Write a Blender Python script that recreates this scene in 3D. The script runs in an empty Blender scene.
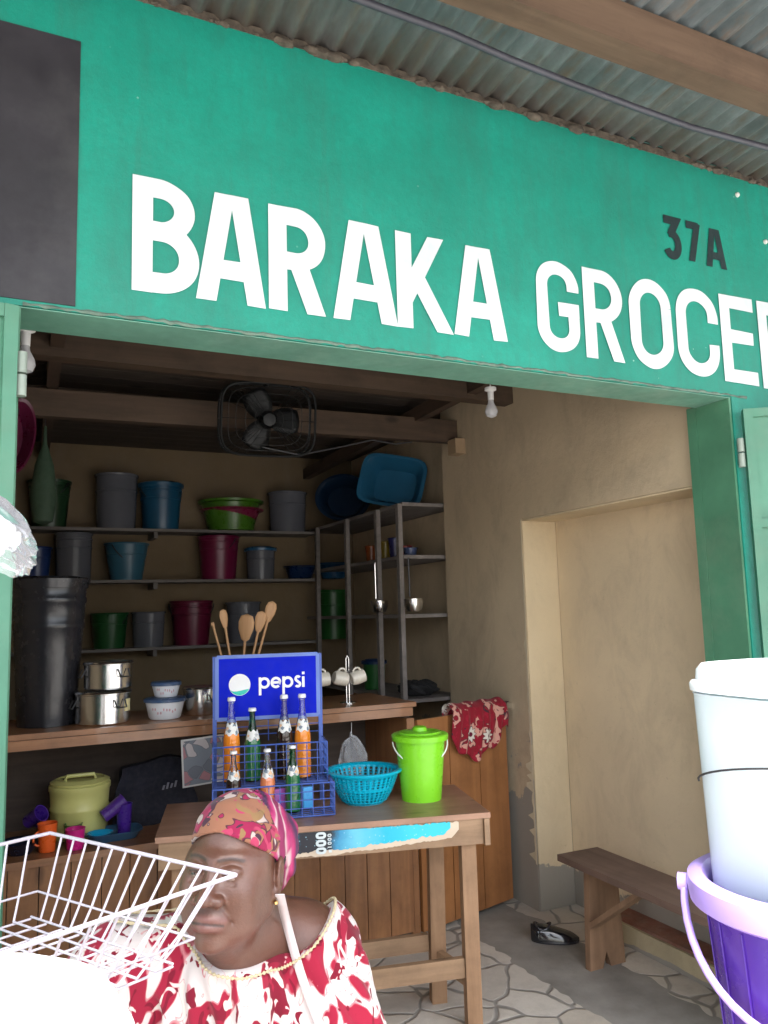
import bpy, bmesh, math, random
import numpy as np
from mathutils import Vector, Matrix
R_ = math.radians; PI = math.pi
random.seed(7)
sc = bpy.context.scene
COL = sc.collection

# ------------------------------------------------------------------ camera model
EYE = np.array([0, 0, 1.68]); FPX = 798.6
def cam_rows(yaw, pitch, roll):
    cy, sy, cp, sp = math.cos(yaw), math.sin(yaw), math.cos(pitch), math.sin(pitch)
    f = np.array([sy*cp, cy*cp, sp]); r = np.array([cy, -sy, 0]); u = np.cross(r, f)
    c, s = math.cos(roll), math.sin(roll)
    return np.array([c*r+s*u, -(-s*r+c*u), f])
M = cam_rows(R_(25.905), R_(7.14), R_(-1.592))
def at(u, v, ax, val):
    """where the ray through a photo pixel meets the real plane  axis ax = val"""
    r = M.T @ np.array([(u-384)/FPX, (v-512)/FPX, 1]); t = (val-EYE[ax])/r[ax]
    return Vector(EYE+r*t)
def atd(u, v, d):
    r = M.T @ np.array([(u-384)/FPX, (v-512)/FPX, 1]); return Vector(EYE+r*d)
def depth(p): return float(M[2] @ (np.array(p)-EYE))
cam = bpy.data.cameras.new('camera'); camo = bpy.data.objects.new('camera', cam); COL.objects.link(camo)
mw = Matrix.Identity(4)
for i in range(3):
    mw[i][0] = M[0][i]; mw[i][1] = -M[1][i]; mw[i][2] = -M[2][i]; mw[i][3] = EYE[i]
camo.matrix_world = mw
cam.sensor_fit = 'HORIZONTAL'; cam.sensor_width = 36; cam.lens = 36*FPX/768; cam.clip_start = .02; cam.clip_end = 500
sc.camera = camo

# ------------------------------------------------------------------ materials
MATS = {}
def nodes(m):
    m.use_nodes = True; nt = m.node_tree; return nt, nt.nodes, nt.links, nt.nodes['Principled BSDF']
def ramp(ns, stops, interp='LINEAR'):
    r = ns.new('ShaderNodeValToRGB'); r.color_ramp.interpolation = interp
    e = r.color_ramp.elements
    while len(e) < len(stops): e.new(.5)
    for i, (p, c) in enumerate(stops):
        e[i].position = p; e[i].color = (*c, 1) if len(c) == 3 else c
    return r
def coords(ns, ls, scale=(1, 1, 1), kind='Object'):
    tc = ns.new('ShaderNodeTexCoord'); mp = ns.new('ShaderNodeMapping'); mp.inputs['Scale'].default_value = scale
    ls.new(tc.outputs[kind], mp.inputs['Vector']); return mp.outputs['Vector']
def noise(ns, ls, vec, scale, detail=4, rough=.55, dist=0):
    n = ns.new('ShaderNodeTexNoise'); n.inputs['Scale'].default_value = scale; n.inputs['Detail'].default_value = detail
    n.inputs['Roughness'].default_value = rough; n.inputs['Distortion'].default_value = dist
    ls.new(vec, n.inputs['Vector']); return n.outputs['Fac']
def mixc(ns, ls, fac, a, b, mode='MIX'):
    m = ns.new('ShaderNodeMix'); m.data_type = 'RGBA'; m.blend_type = mode
    for s, x in ((0, fac), (6, a), (7, b)):
        if isinstance(x, bpy.types.NodeSocket): ls.new(x, m.inputs[s])
        elif s == 0: m.inputs[0].default_value = x
        else: m.inputs[s].default_value = (*x, 1)
    return m.outputs[2]
def math_(ns, ls, op, a, b=0):
    m = ns.new('ShaderNodeMath'); m.operation = op
    for i, x in enumerate((a, b)):
        if isinstance(x, bpy.types.NodeSocket): ls.new(x, m.inputs[i])
        else: m.inputs[i].default_value = x
    return m.outputs[0]
def bump(ns, ls, b, h, strength=.2, dist=.01):
    n = ns.new('ShaderNodeBump'); n.inputs['Strength'].default_value = strength; n.inputs['Distance'].default_value = dist
    ls.new(h, n.inputs['Height']); ls.new(n.outputs[0], b.inputs['Normal'])
def paint(name, col, rough=.5, var=.2, scale=6, dirt=(.25, .22, .18), dirt_amt=.0, metal=0, bmp=.08, spec=.5, stretch=(1, 1, 1), trans=0, alpha=1, sub=0, coat=0):
    """general worn surface: colour variation, dirt blotches, uneven gloss and fine bump"""
    if name in MATS: return MATS[name]
    m = bpy.data.materials.new(name); nt, ns, ls, b = nodes(m)
    v = coords(ns, ls, stretch)
    n1 = noise(ns, ls, v, scale, 5); r1 = ramp(ns, [(.3, tuple(c*(1-var) for c in col)), (.7, tuple(min(1, c*(1+var*.6)) for c in col))])
    ls.new(n1, r1.inputs[0]); c = r1.outputs[0]
    if dirt_amt > 0:
        n2 = noise(ns, ls, v, scale*.45, 8, .7); r2 = ramp(ns, [(.5, (0, 0, 0)), (.72, (dirt_amt,)*3)]); ls.new(n2, r2.inputs[0])
        c = mixc(ns, ls, r2.outputs[0], c, dirt)
    ls.new(c, b.inputs['Base Color'])
    n3 = noise(ns, ls, v, scale*5, 4); rr = ramp(ns, [(.3, (rough*.8,)*3), (.7, (min(1, rough*1.2),)*3)]); ls.new(n3, rr.inputs[0])
    ls.new(rr.outputs[0], b.inputs['Roughness'])
    if bmp: bump(ns, ls, b, n3, bmp, .004)
    b.inputs['Metallic'].default_value = metal; b.inputs['Specular IOR Level'].default_value = spec
    b.inputs['Transmission Weight'].default_value = trans; b.inputs['Alpha'].default_value = alpha
    b.inputs['Coat Weight'].default_value = coat
    if sub: b.inputs['Subsurface Weight'].default_value = sub; b.inputs['Subsurface Radius'].default_value = (.02, .008, .004)
    MATS[name] = m; return m
def plastic(name, col, rough=.32, **k): return paint(name, col, rough, .1, 5, bmp=.03, **k)
def wood(name, c1, c2, axis=0, rough=.6, scale=1.0, knots=True, coat=0, dirt=.25):
    if name in MATS: return MATS[name]
    m = bpy.data.materials.new(name); nt, ns, ls, b = nodes(m)
    s = [14*scale]*3; s[axis] = 1.1*scale
    v = coords(ns, ls, tuple(s))
    n = noise(ns, ls, v, 1.6, 6, .6, .6); r = ramp(ns, [(.25, c1), (.5, tuple((a+b_)/2 for a, b_ in zip(c1, c2))), (.75, c2)]); ls.new(n, r.inputs[0])
    c = r.outputs[0]
    v2 = coords(ns, ls, (1, 1, 1)); n2 = noise(ns, ls, v2, 3.5, 8, .7); r2 = ramp(ns, [(.48, (0, 0, 0)), (.75, (dirt*2,)*3)]); ls.new(n2, r2.inputs[0])
    c = mixc(ns, ls, r2.outputs[0], c, tuple(a*.35 for a in c1))
    if knots:
        sk = [5*scale]*3; sk[axis] = 2.2*scale
        vo = ns.new('ShaderNodeTexVoronoi'); vo.inputs['Scale'].default_value = 1; ls.new(coords(ns, ls, tuple(sk)), vo.inputs['Vector'])
        rk = ramp(ns, [(.06, (.8, .8, .8)), (.14, (0, 0, 0))]); ls.new(vo.outputs['Distance'], rk.inputs[0])
        c = mixc(ns, ls, rk.outputs[0], c, tuple(a*.4 for a in c1))
    ls.new(c, b.inputs['Base Color']); b.inputs['Roughness'].default_value = rough; b.inputs['Coat Weight'].default_value = coat
    bump(ns, ls, b, n, .25, .004); MATS[name] = m; return m

def mat_green():
    m = bpy.data.materials.new('teal_wall_paint'); nt, ns, ls, b = nodes(m)
    v = coords(ns, ls); n = noise(ns, ls, v, 1.3, 7, .65)
    r = ramp(ns, [(.28, (.003, .17, .118)), (.72, (.005, .31, .225))]); ls.new(n, r.inputs[0])
    n2 = noise(ns, ls, coords(ns, ls, (3, 3, .6)), 2.2, 8, .75); r2 = ramp(ns, [(.46, (0, 0, 0)), (.75, (.6, .6, .6))]); ls.new(n2, r2.inputs[0])
    c = mixc(ns, ls, r2.outputs[0], r.outputs[0], (.025, .15, .11))
    ng = noise(ns, ls, v, 45, 5, .8); rg_ = ramp(ns, [(.35, (.3, .3, .3)), (.6, (0, 0, 0))]); ls.new(ng, rg_.inputs[0]); c = mixc(ns, ls, rg_.outputs[0], c, (.01, .16, .12))
    nd = noise(ns, ls, coords(ns, ls, (9, 9, .5)), 1.5, 5, .7); rd = ramp(ns, [(.56, (0, 0, 0)), (.72, (.3, .3, .3))]); ls.new(nd, rd.inputs[0]); c = mixc(ns, ls, rd.outputs[0], c, (.04, .14, .10))
    # small pale specks where paint has chipped
    vo = ns.new('ShaderNodeTexVoronoi'); vo.inputs['Scale'].default_value = 14; ls.new(v, vo.inputs['Vector'])
    rk = ramp(ns, [(.035, (1, 1, 1)), (.06, (0, 0, 0))]); ls.new(vo.outputs['Distance'], rk.inputs[0])
    gate = ramp(ns, [(.58, (0, 0, 0)), (.66, (.7, .7, .7))]); ls.new(noise(ns, ls, v, 2.1, 2), gate.inputs[0])
    f = math_(ns, ls, 'MULTIPLY', rk.outputs[0], gate.outputs[0])
    c = mixc(ns, ls, f, c, (.35, .6, .5))
    ls.new(c, b.inputs['Base Color']); b.inputs['Roughness'].default_value = .5
    bump(ns, ls, b, noise(ns, ls, v, 35, 6, .7), .35, .006); return m
def mat_plaster(name, base, var, grey_z=.35, grey=(.27, .255, .23), stain=(.2, .16, .12), stain_amt=.5):
    m = bpy.data.materials.new(name); nt, ns, ls, b = nodes(m)
    v = coords(ns, ls, kind='Object'); n = noise(ns, ls, v, 1.1, 8, .62)
    r = ramp(ns, [(.3, tuple(c*(1-var) for c in base)), (.7, tuple(c*(1+var*.5) for c in base))]); ls.new(n, r.inputs[0])
    n2 = noise(ns, ls, coords(ns, ls, (2.2, 2.2, 1.2)), 1.7, 9, .72, .5); r2 = ramp(ns, [(.47, (0, 0, 0)), (.8, (stain_amt,)*3)]); ls.new(n2, r2.inputs[0])
    c = mixc(ns, ls, r2.outputs[0], r.outputs[0], stain)
    # fine scuffs
    n4 = noise(ns, ls, coords(ns, ls, (6, 6, 9)), 5, 6, .8, 1.2); r4 = ramp(ns, [(.62, (0, 0, 0)), (.7, (.35, .35, .35))]); ls.new(n4, r4.inputs[0])
    c = mixc(ns, ls, r4.outputs[0], c, tuple(x*.5 for x in stain))
    # worn off paint near the floor
    sep = ns.new('ShaderNodeSeparateXYZ'); ls.new(v, sep.inputs[0])
    n3 = noise(ns, ls, v, 2.6, 6, .6)
    h = math_(ns, ls, 'ADD', math_(ns, ls, 'MULTIPLY', sep.outputs[2], -1/grey_z if grey_z else 0), math_(ns, ls, 'MULTIPLY', n3, 2.8))
    r3 = ramp(ns, [(.62, (0, 0, 0)), (.66, (.9, .9, .9))]); ls.new(h, r3.inputs[0])
    c = mixc(ns, ls, r3.outputs[0], c, grey)
    ls.new(c, b.inputs['Base Color']); b.inputs['Roughness'].default_value = .85; b.inputs['Specular IOR Level'].default_value = .25
    bump(ns, ls, b, noise(ns, ls, v, 18, 8, .7), .4, .008); return m
def mat_paving():
    m = bpy.data.materials.new('crazy_paving'); nt, ns, ls, b = nodes(m)
    v = coords(ns, ls)
    nn = ns.new('ShaderNodeTexNoise'); nn.inputs['Scale'].default_value = 3; ls.new(v, nn.inputs['Vector'])
    w = mixc(ns, ls, .16, v, nn.outputs['Color'], 'ADD')
    vo = ns.new('ShaderNodeTexVoronoi'); vo.feature = 'DISTANCE_TO_EDGE'; vo.inputs['Scale'].default_value = 4.3; ls.new(w, vo.inputs['Vector'])
    vc = ns.new('ShaderNodeTexVoronoi'); vc.inputs['Scale'].default_value = 4.3; ls.new(w, vc.inputs['Vector'])
    rj = ramp(ns, [(.018, (1, 1, 1)), (.045, (0, 0, 0))]); ls.new(vo.outputs['Distance'], rj.inputs[0])
    sx = ns.new('ShaderNodeSeparateColor'); ls.new(vc.outputs['Color'], sx.inputs[0])
    rs = ramp(ns, [(0, (.46, .42, .37)), (.5, (.57, .53, .47)), (1, (.50, .45, .38))]); ls.new(sx.outputs[0], rs.inputs[0])
    n = noise(ns, ls, v, 9, 7, .7); r2 = ramp(ns, [(.45, (0, 0, 0)), (.8, (.5, .5, .5))]); ls.new(n, r2.inputs[0])
    stone = mixc(ns, ls, r2.outputs[0], rs.outputs[0], (.25, .23, .2))
    rg = ramp(ns, [(.3, (.17, .16, .145)), (.7, (.31, .295, .27))]); ls.new(noise(ns, ls, v, 4, 6), rg.inputs[0])
    # a trowelled cement band runs along the right wall
    sep = ns.new('ShaderNodeSeparateXYZ'); ls.new(v, sep.inputs[0])
    e = math_(ns, ls, 'ADD', sep.outputs[0], math_(ns, ls, 'MULTIPLY', noise(ns, ls, v, 2.3, 3), .35))
    band = math_(ns, ls, 'MULTIPLY', math_(ns, ls, 'GREATER_THAN', e, 2.46), math_(ns, ls, 'LESS_THAN', e, 2.86))
    fac = math_(ns, ls, 'MAXIMUM', rj.outputs[0], band)
    # dark dirt gate
    c = mixc(ns, ls, fac, stone, rg.outputs[0])
    ls.new(c, b.inputs['Base Color']); b.inputs['Roughness'].default_value = .7
    hh = math_(ns, ls, 'SUBTRACT', n, math_(ns, ls, 'MULTIPLY', fac, 1.2)); bump(ns, ls, b, hh, .5, .008); return m
def mat_corrugated():
    m = bpy.data.materials.new('galvanised_sheet'); nt, ns, ls, b = nodes(m)
    v = coords(ns, ls, (1, .5, 1)); n = noise(ns, ls, v, 2.2, 8, .7)
    r = ramp(ns, [(.3, (.075, .10, .105)), (.5, (.15, .18, .19)), (.7, (.29, .31, .32))]); ls.new(n, r.inputs[0])
    n2 = noise(ns, ls, coords(ns, ls, (5, .9, 1)), 2.5, 8, .75); r2 = ramp(ns, [(.5, (0, 0, 0)), (.68, (.75, .75, .75))]); ls.new(n2, r2.inputs[0])
    c = mixc(ns, ls, r2.outputs[0], r.outputs[0], (.2, .13, .08))
    # soot and mud spread up from the wall plate
    sp = ns.new('ShaderNodeSeparateXYZ'); ls.new(coords(ns, ls), sp.inputs[0])
    e = math_(ns, ls, 'ADD', sp.outputs[1], math_(ns, ls, 'MULTIPLY', noise(ns, ls, coords(ns, ls, (4, 2, 1)), 2, 6, .7), .5)); rm = ramp(ns, [(.0, (0, 0, 0)), (1, (.85, .85, .85))]); mr = ns.new('ShaderNodeMapRange'); mr.inputs[1].default_value = 2.2; mr.inputs[2].default_value = 2.6; ls.new(e, mr.inputs[0]); ls.new(mr.outputs[0], rm.inputs[0])
    c = mixc(ns, ls, rm.outputs[0], c, (.10, .075, .055))
    ls.new(c, b.inputs['Base Color']); b.inputs['Metallic'].default_value = .35; b.inputs['Roughness'].default_value = .55
    bump(ns, ls, b, noise(ns, ls, v, 30, 4), .15, .003); return m
def mat_print(name, ground, cols, scale, thr=.5, outline=(.05, .03, .04), warp=.5, second=None, petals=True, aniso=(1, 1, 1)):
    """printed cloth: warped cells become leaves and petals of one colour with dark outlines"""
    m = bpy.data.materials.new(name); nt, ns, ls, b = nodes(m)
    v = coords(ns, ls, aniso)
    nn = ns.new('ShaderNodeTexNoise'); nn.inputs['Scale'].default_value = scale*.55; nn.inputs['Detail'].default_value = 2; ls.new(v, nn.inputs['Vector'])
    w = mixc(ns, ls, warp/scale*1.6, v, nn.outputs['Color'], 'ADD')
    vo = ns.new('ShaderNodeTexVoronoi'); vo.inputs['Scale'].default_value = scale; ls.new(w, vo.inputs['Vector'])
    ve = ns.new('ShaderNodeTexVoronoi'); ve.feature = 'DISTANCE_TO_EDGE'; ve.inputs['Scale'].default_value = scale; ls.new(w, ve.inputs['Vector'])
    sx = ns.new('ShaderNodeSeparateColor'); ls.new(vo.outputs['Color'], sx.inputs[0])
    k = len(cols); stops = [(0, cols[0])]+[(i/k, cols[i]) for i in range(1, k)]
    rc = ramp(ns, stops, 'CONSTANT'); ls.new(sx.outputs[0], rc.inputs[0])
    gate = math_(ns, ls, 'LESS_THAN', sx.outputs[1], thr)
    inside = ramp(ns, [(.05, (0, 0, 0)), (.07, (1, 1, 1))]); ls.new(ve.outputs['Distance'], inside.inputs[0])
    fac = math_(ns, ls, 'MULTIPLY', gate, inside.outputs[0])
    c = mixc(ns, ls, fac, ground, rc.outputs[0])
    ol = ramp(ns, [(.03, (0, 0, 0)), (.045, (1, 1, 1)), (.06, (1, 1, 1)), (.08, (0, 0, 0))]); ls.new(ve.outputs['Distance'], ol.inputs[0])
    c = mixc(ns, ls, math_(ns, ls, 'MULTIPLY', math_(ns, ls, 'MULTIPLY', ol.outputs[0], gate), .55), c, outline)
    if petals:
        vp = ns.new('ShaderNodeTexVoronoi'); vp.inputs['Scale'].default_value = scale*.42; ls.new(v, vp.inputs['Vector'])
        vf = ns.new('ShaderNodeTexVoronoi'); vf.inputs['Scale'].default_value = scale*3.1; vf.feature = 'DISTANCE_TO_EDGE'; ls.new(v, vf.inputs['Vector'])
        fl = ramp(ns, [(.24, (1, 1, 1)), (.27, (0, 0, 0))]); ls.new(vp.outputs['Distance'], fl.inputs[0])
        pt = ramp(ns, [(.1, outline), (.16, (.75, .7, .62))]); ls.new(vf.outputs['Distance'], pt.inputs[0])
        c = mixc(ns, ls, fl.outputs[0], c, pt.outputs[0])
        ce = ramp(ns, [(.06, (1, 1, 1)), (.09, (0, 0, 0))]); ls.new(vp.outputs['Distance'], ce.inputs[0])
        c = mixc(ns, ls, ce.outputs[0], c, second or (.2, .03, .06))
    ls.new(c, b.inputs['Base Color']); b.inputs['Roughness'].default_value = .8; b.inputs['Specular IOR Level'].default_value = .2
    b.inputs['Sheen Weight'].default_value = .15
    bump(ns, ls, b, noise(ns, ls, coords(ns, ls), 60, 3), .12, .002); return m
def mat_blotch(name, base, layers, scale, aniso=(1, 1, 1), dist=1.2, outline=(.06, .02, .03), daisies=None):
    """printed cloth made of leafy blotches, each colour with a thin dark outline, and optional daisies"""
    m = bpy.data.materials.new(name); nt, ns, ls, b = nodes(m); c = None
    for i, (col, thr, k, ow) in enumerate(layers):
        mp = coords(ns, ls, aniso); ad = ns.new('ShaderNodeVectorMath'); ad.operation = 'ADD'; ls.new(mp, ad.inputs[0]); ad.inputs[1].default_value = (3.7*i+.3, 1.9*i, 5.1*i)
        n = noise(ns, ls, ad.outputs[0], scale*k, 1.2, .45, dist)
        f = ramp(ns, [(thr, (0, 0, 0)), (thr+.022, (1, 1, 1))]); ls.new(n, f.inputs[0])
        if ow:
            o = ramp(ns, [(thr-ow, (0, 0, 0)), (thr-ow+.008, (1, 1, 1))]); ls.new(n, o.inputs[0]); c = mixc(ns, ls, o.outputs[0], c if c else base, outline)
        c = mixc(ns, ls, f.outputs[0], c if c else base, col)
    if daisies:
        k, rad, pet, ctr = daisies; v = coords(ns, ls, aniso)
        vo = ns.new('ShaderNodeTexVoronoi'); vo.inputs['Scale'].default_value = k; vo.inputs['Randomness'].default_value = .8; ls.new(v, vo.inputs['Vector'])
        df = ns.new('ShaderNodeVectorMath'); df.operation = 'SUBTRACT'; ls.new(v, df.inputs[0]); ls.new(vo.outputs['Position'], df.inputs[1])
        sx = ns.new('ShaderNodeSeparateXYZ'); ls.new(df.outputs[0], sx.inputs[0])
        an = math_(ns, ls, 'ARCTAN2', sx.outputs[2], sx.outputs[0]); co = math_(ns, ls, 'COSINE', math_(ns, ls, 'MULTIPLY', an, 9))
        rr = math_(ns, ls, 'ADD', vo.outputs['Distance'], math_(ns, ls, 'MULTIPLY', co, -rad*.22))
        g = ramp(ns, [(rad, (1, 1, 1)), (rad+.012, (0, 0, 0))]); ls.new(rr, g.inputs[0]); g2 = ramp(ns, [(rad+.03, (1, 1, 1)), (rad+.05, (0, 0, 0))]); ls.new(rr, g2.inputs[0])
        c = mixc(ns, ls, math_(ns, ls, 'MULTIPLY', g2.outputs[0], .8), c, outline); c = mixc(ns, ls, g.outputs[0], c, pet)
        g3 = ramp(ns, [(rad*.35, (1, 1, 1)), (rad*.42, (0, 0, 0))]); ls.new(vo.outputs['Distance'], g3.inputs[0]); c = mixc(ns, ls, g3.outputs[0], c, ctr)
    ls.new(c, b.inputs['Base Color']); b.inputs['Roughness'].default_value = .85; b.inputs['Specular IOR Level'].default_value = .2; b.inputs['Sheen Weight'].default_value = .1
    bump(ns, ls, b, noise(ns, ls, coords(ns, ls), 90, 3), .15, .002); return m
def glassy(name, col, rough=.05, ior=1.45, trans=1.0, alpha=1):
    if name in MATS: return MATS[name]
    m = bpy.data.materials.new(name); nt, ns, ls, b = nodes(m)
    b.inputs['Base Color'].default_value = (*col, 1); b.inputs['Roughness'].default_value = rough; b.inputs['IOR'].default_value = ior
    b.inputs['Transmission Weight'].default_value = trans; b.inputs['Alpha'].default_value = alpha
    n = noise(ns, ls, coords(ns, ls), 12, 3); bump(ns, ls, b, n, .08, .004); MATS[name] = m; return m

GREEN = mat_green()
DKGREEN = paint('door_frame_paint', (.075, .22, .13), .45, .2, 5, dirt=(.3, .35, .25), dirt_amt=.25, bmp=.2)
LEAFGREEN = paint('door_leaf_paint', (.075, .23, .15), .45, .18, 4, dirt=(.12, .2, .13), dirt_amt=.5, bmp=.2)
PLASTER = mat_plaster('beige_plaster', (.56, .445, .305), .16, .80)
PLASTER_NEAR = mat_plaster('yellow_beige_plaster', (.68, .55, .375), .12, .30, stain=(.3, .23, .17), stain_amt=.45)
PLASTER_PALE = mat_plaster('yellow_plaster', (.66, .54, .36), .12, .30, stain=(.35, .27, .17), stain_amt=.35)
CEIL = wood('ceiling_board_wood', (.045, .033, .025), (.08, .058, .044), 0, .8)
BEAM = wood('beam_wood', (.06, .038, .025), (.11, .07, .045), 0, .7)
CWOOD = wood('canopy_beam_wood', (.085, .05, .03), (.15, .095, .06), 0, .7, .8)
SHELF = wood('grey_shelf_board', (.13, .115, .11), (.22, .20, .185), 0, .7, knots=False)
COUNTER = wood('varnished_counter_wood', (.22, .095, .04), (.38, .175, .08), 0, .35, coat=.3)
PLANK = wood('varnished_plank_wood', (.20, .08, .03), (.36, .165, .065), 2, .4, coat=.25)
GATEW = wood('orange_gate_wood', (.25, .10, .035), (.38, .165, .06), 2, .4, .7, coat=.2)
TABLEW = wood('worn_table_wood', (.22, .13, .07), (.36, .225, .13), 0, .55)
LEGW = wood('worn_leg_wood', (.22, .12, .06), (.36, .21, .115), 2, .6)
TOPW = wood('brown_tabletop_wood', (.27, .135, .08), (.40, .22, .14), 0, .42, coat=.15)
BENCHW = wood('dark_bench_wood', (.10, .06, .045), (.18, .115, .09), 1, .6)
BENCHL = wood('bench_leg_wood', (.16, .09, .05), (.27, .16, .095), 2, .65)
STEEL = paint('polished_aluminium', (.78, .78, .78), .22, .08, 9, metal=1, bmp=.04)
WHITE = plastic('white_plastic', (.82, .82, .82), .35)
BLACKP = plastic('black_plastic', (.018, .018, .022), .25)
DARKMETAL = paint('dark_steel', (.06, .06, .065), .45, .2, metal=.6)
WHITEPAINT = paint('white_sign_paint', (.62, .67, .69), .5, .08, 8, dirt=(.34, .46, .44), dirt_amt=.4, bmp=.1)
BLACKPAINT = paint('blackboard_paint', (.022, .02, .026), .6, .3, 3, dirt=(.09, .09, .09), dirt_amt=.4, bmp=.1)

# ------------------------------------------------------------------ object helpers
def link(o, parent=None):
    COL.objects.link(o)
    if parent: o.parent = parent
    return o
def thing(name, label, cat, loc=(0, 0, 0), rz=0, group=None):
    o = bpy.data.objects.new(name, None); o.empty_display_size = .05; link(o); o.location = loc; o.rotation_euler = (0, 0, rz)
    o['label'] = label; o['category'] = cat
    if group: o['group'] = group
    return o
def tag(o, label, cat, group=None, kind=None):
    if label: o['label'] = label
    if cat: o['category'] = cat
    if group: o['group'] = group
    if kind: o['kind'] = kind
    return o
def obj(name, bm, mat, parent=None, loc=None, rot=None, smooth=False, bevel=0, label=None):
    me = bpy.data.meshes.new(name)
    if bevel:
        bmesh.ops.bevel(bm, geom=[e for e in bm.edges if len(e.link_faces) == 2 and e.calc_face_angle(0) > .6], offset=bevel, segments=2, affect='EDGES', profile=.6)
    bmesh.ops.recalc_face_normals(bm, faces=bm.faces)
    bm.to_mesh(me); bm.free()
    mats = mat if isinstance(mat, (list, tuple)) else [mat]
    for m in mats: me.materials.append(m)
    if smooth:
        me.shade_smooth()
        try: me.set_sharp_from_angle(angle=R_(40))
        except Exception: pass
    o = bpy.data.objects.new(name, me); link(o, parent)
    if loc is not None: o.location = loc
    if rot is not None: o.rotation_euler = rot
    if label: o['label'] = label
    return o
def bx(bm, x0, x1, y0, y1, z0, z1, mi=0):
    vs = [bm.verts.new((x, y, z)) for x in (x0, x1) for y in (y0, y1) for z in (z0, z1)]
    for f in ((0, 1, 3, 2), (4, 6, 7, 5), (0, 4, 5, 1), (2, 3, 7, 6), (0, 2, 6, 4), (1, 5, 7, 3)):
        bm.faces.new([vs[i] for i in f]).material_index = mi
def box(name, dims, mat, parent=None, bevel=.003, **k):
    bm = bmesh.new(); bx(bm, *dims); return obj(name, bm, mat, parent, bevel=bevel, **k)
def bar(bm, p0, p1, w, h, up=(0, 0, 1)):
    """rectangular bar from p0 to p1"""
    p0 = Vector(p0); p1 = Vector(p1); d = (p1-p0).normalized(); s = d.cross(Vector(up)).normalized(); t = s.cross(d)
    vs = []
    for p in (p0, p1):
        for a, c in ((-1, -1), (1, -1), (1, 1), (-1, 1)): vs.append(bm.verts.new(p+s*a*w/2+t*c*h/2))
    for f in ((0, 1, 2, 3), (7, 6, 5, 4), (0, 4, 5, 1), (1, 5, 6, 2), (2, 6, 7, 3), (3, 7, 4, 0)): bm.faces.new([vs[i] for i in f])
def tube(bm, pts, r, n=8, closed=False, caps=True):
    pts = [Vector(p) for p in pts]; m = len(pts); rings = []
    prev = None
    for i, p in enumerate(pts):
        if closed: d = pts[(i+1) % m]-pts[i-1]
        else: d = pts[min(i+1, m-1)]-pts[max(i-1, 0)]
        d.normalize()
        if prev is None:
            a = Vector((0, 0, 1)) if abs(d.z) < .9 else Vector((1, 0, 0)); s = d.cross(a).normalized()
        else:
            s = prev-d*prev.dot(d)
            s = s.normalized() if s.length > 1e-6 else d.orthogonal().normalized()
        prev = s; t = d.cross(s); rr = r[i] if isinstance(r, (list, tuple)) else r
        rings.append([bm.verts.new(p+(s*math.cos(2*PI*k/n)+t*math.sin(2*PI*k/n))*rr) for k in range(n)])
    for i in range(m if closed else m-1):
        A, B = rings[i], rings[(i+1) % m]
        for k in range(n): bm.faces.new((A[k], A[(k+1) % n], B[(k+1) % n], B[k]))
    if caps and not closed:
        bm.faces.new(rings[0][::-1]); bm.faces.new(rings[-1])
def wires(name, lines, r, mat, parent, n=6, **k):
    bm = bmesh.new()
    for l in lines: tube(bm, l[0] if isinstance(l, tuple) else l, l[1] if isinstance(l, tuple) else r, n)
    return obj(name, bm, mat, parent, smooth=True, **k)
def lathe(name, prof, mat, parent=None, n=40, closed=False, sq=0, ax=1, ay=1, **k):
    """revolve (r,z); sq>0 gives rounded-square footprints; ax/ay stretch"""
    bm = bmesh.new(); rings = []
    for r, z in prof:
        if r < 1e-5: rings.append([bm.verts.new((0, 0, z))]); continue
        ring = []
        for i in range(n):
            a = 2*PI*i/n; c, s = math.cos(a), math.sin(a)
            q = 1 if not sq else 1/((abs(c)**sq+abs(s)**sq)**(1/sq))
            ring.append(bm.verts.new((r*q*c*ax, r*q*s*ay, z)))
        rings.append(ring)
    for A, B in zip(rings, rings[1:]+([rings[0]] if closed else [])):
        for i in range(n):
            j = (i+1) % n
            if len(A) == 1 and len(B) == 1: continue
            if len(A) == 1: bm.faces.new((A[0], B[i], B[j]))
            elif len(B) == 1: bm.faces.new((A[i], A[j], B[0]))
            else: bm.faces.new((A[i], A[j], B[j], B[i]))
    return obj(name, bm, mat, parent, smooth=True, **k)
def rotz(p, a): c, s = math.cos(a), math.sin(a); return Vector((p[0]*c-p[1]*s, p[0]*s+p[1]*c, p[2]))

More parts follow.
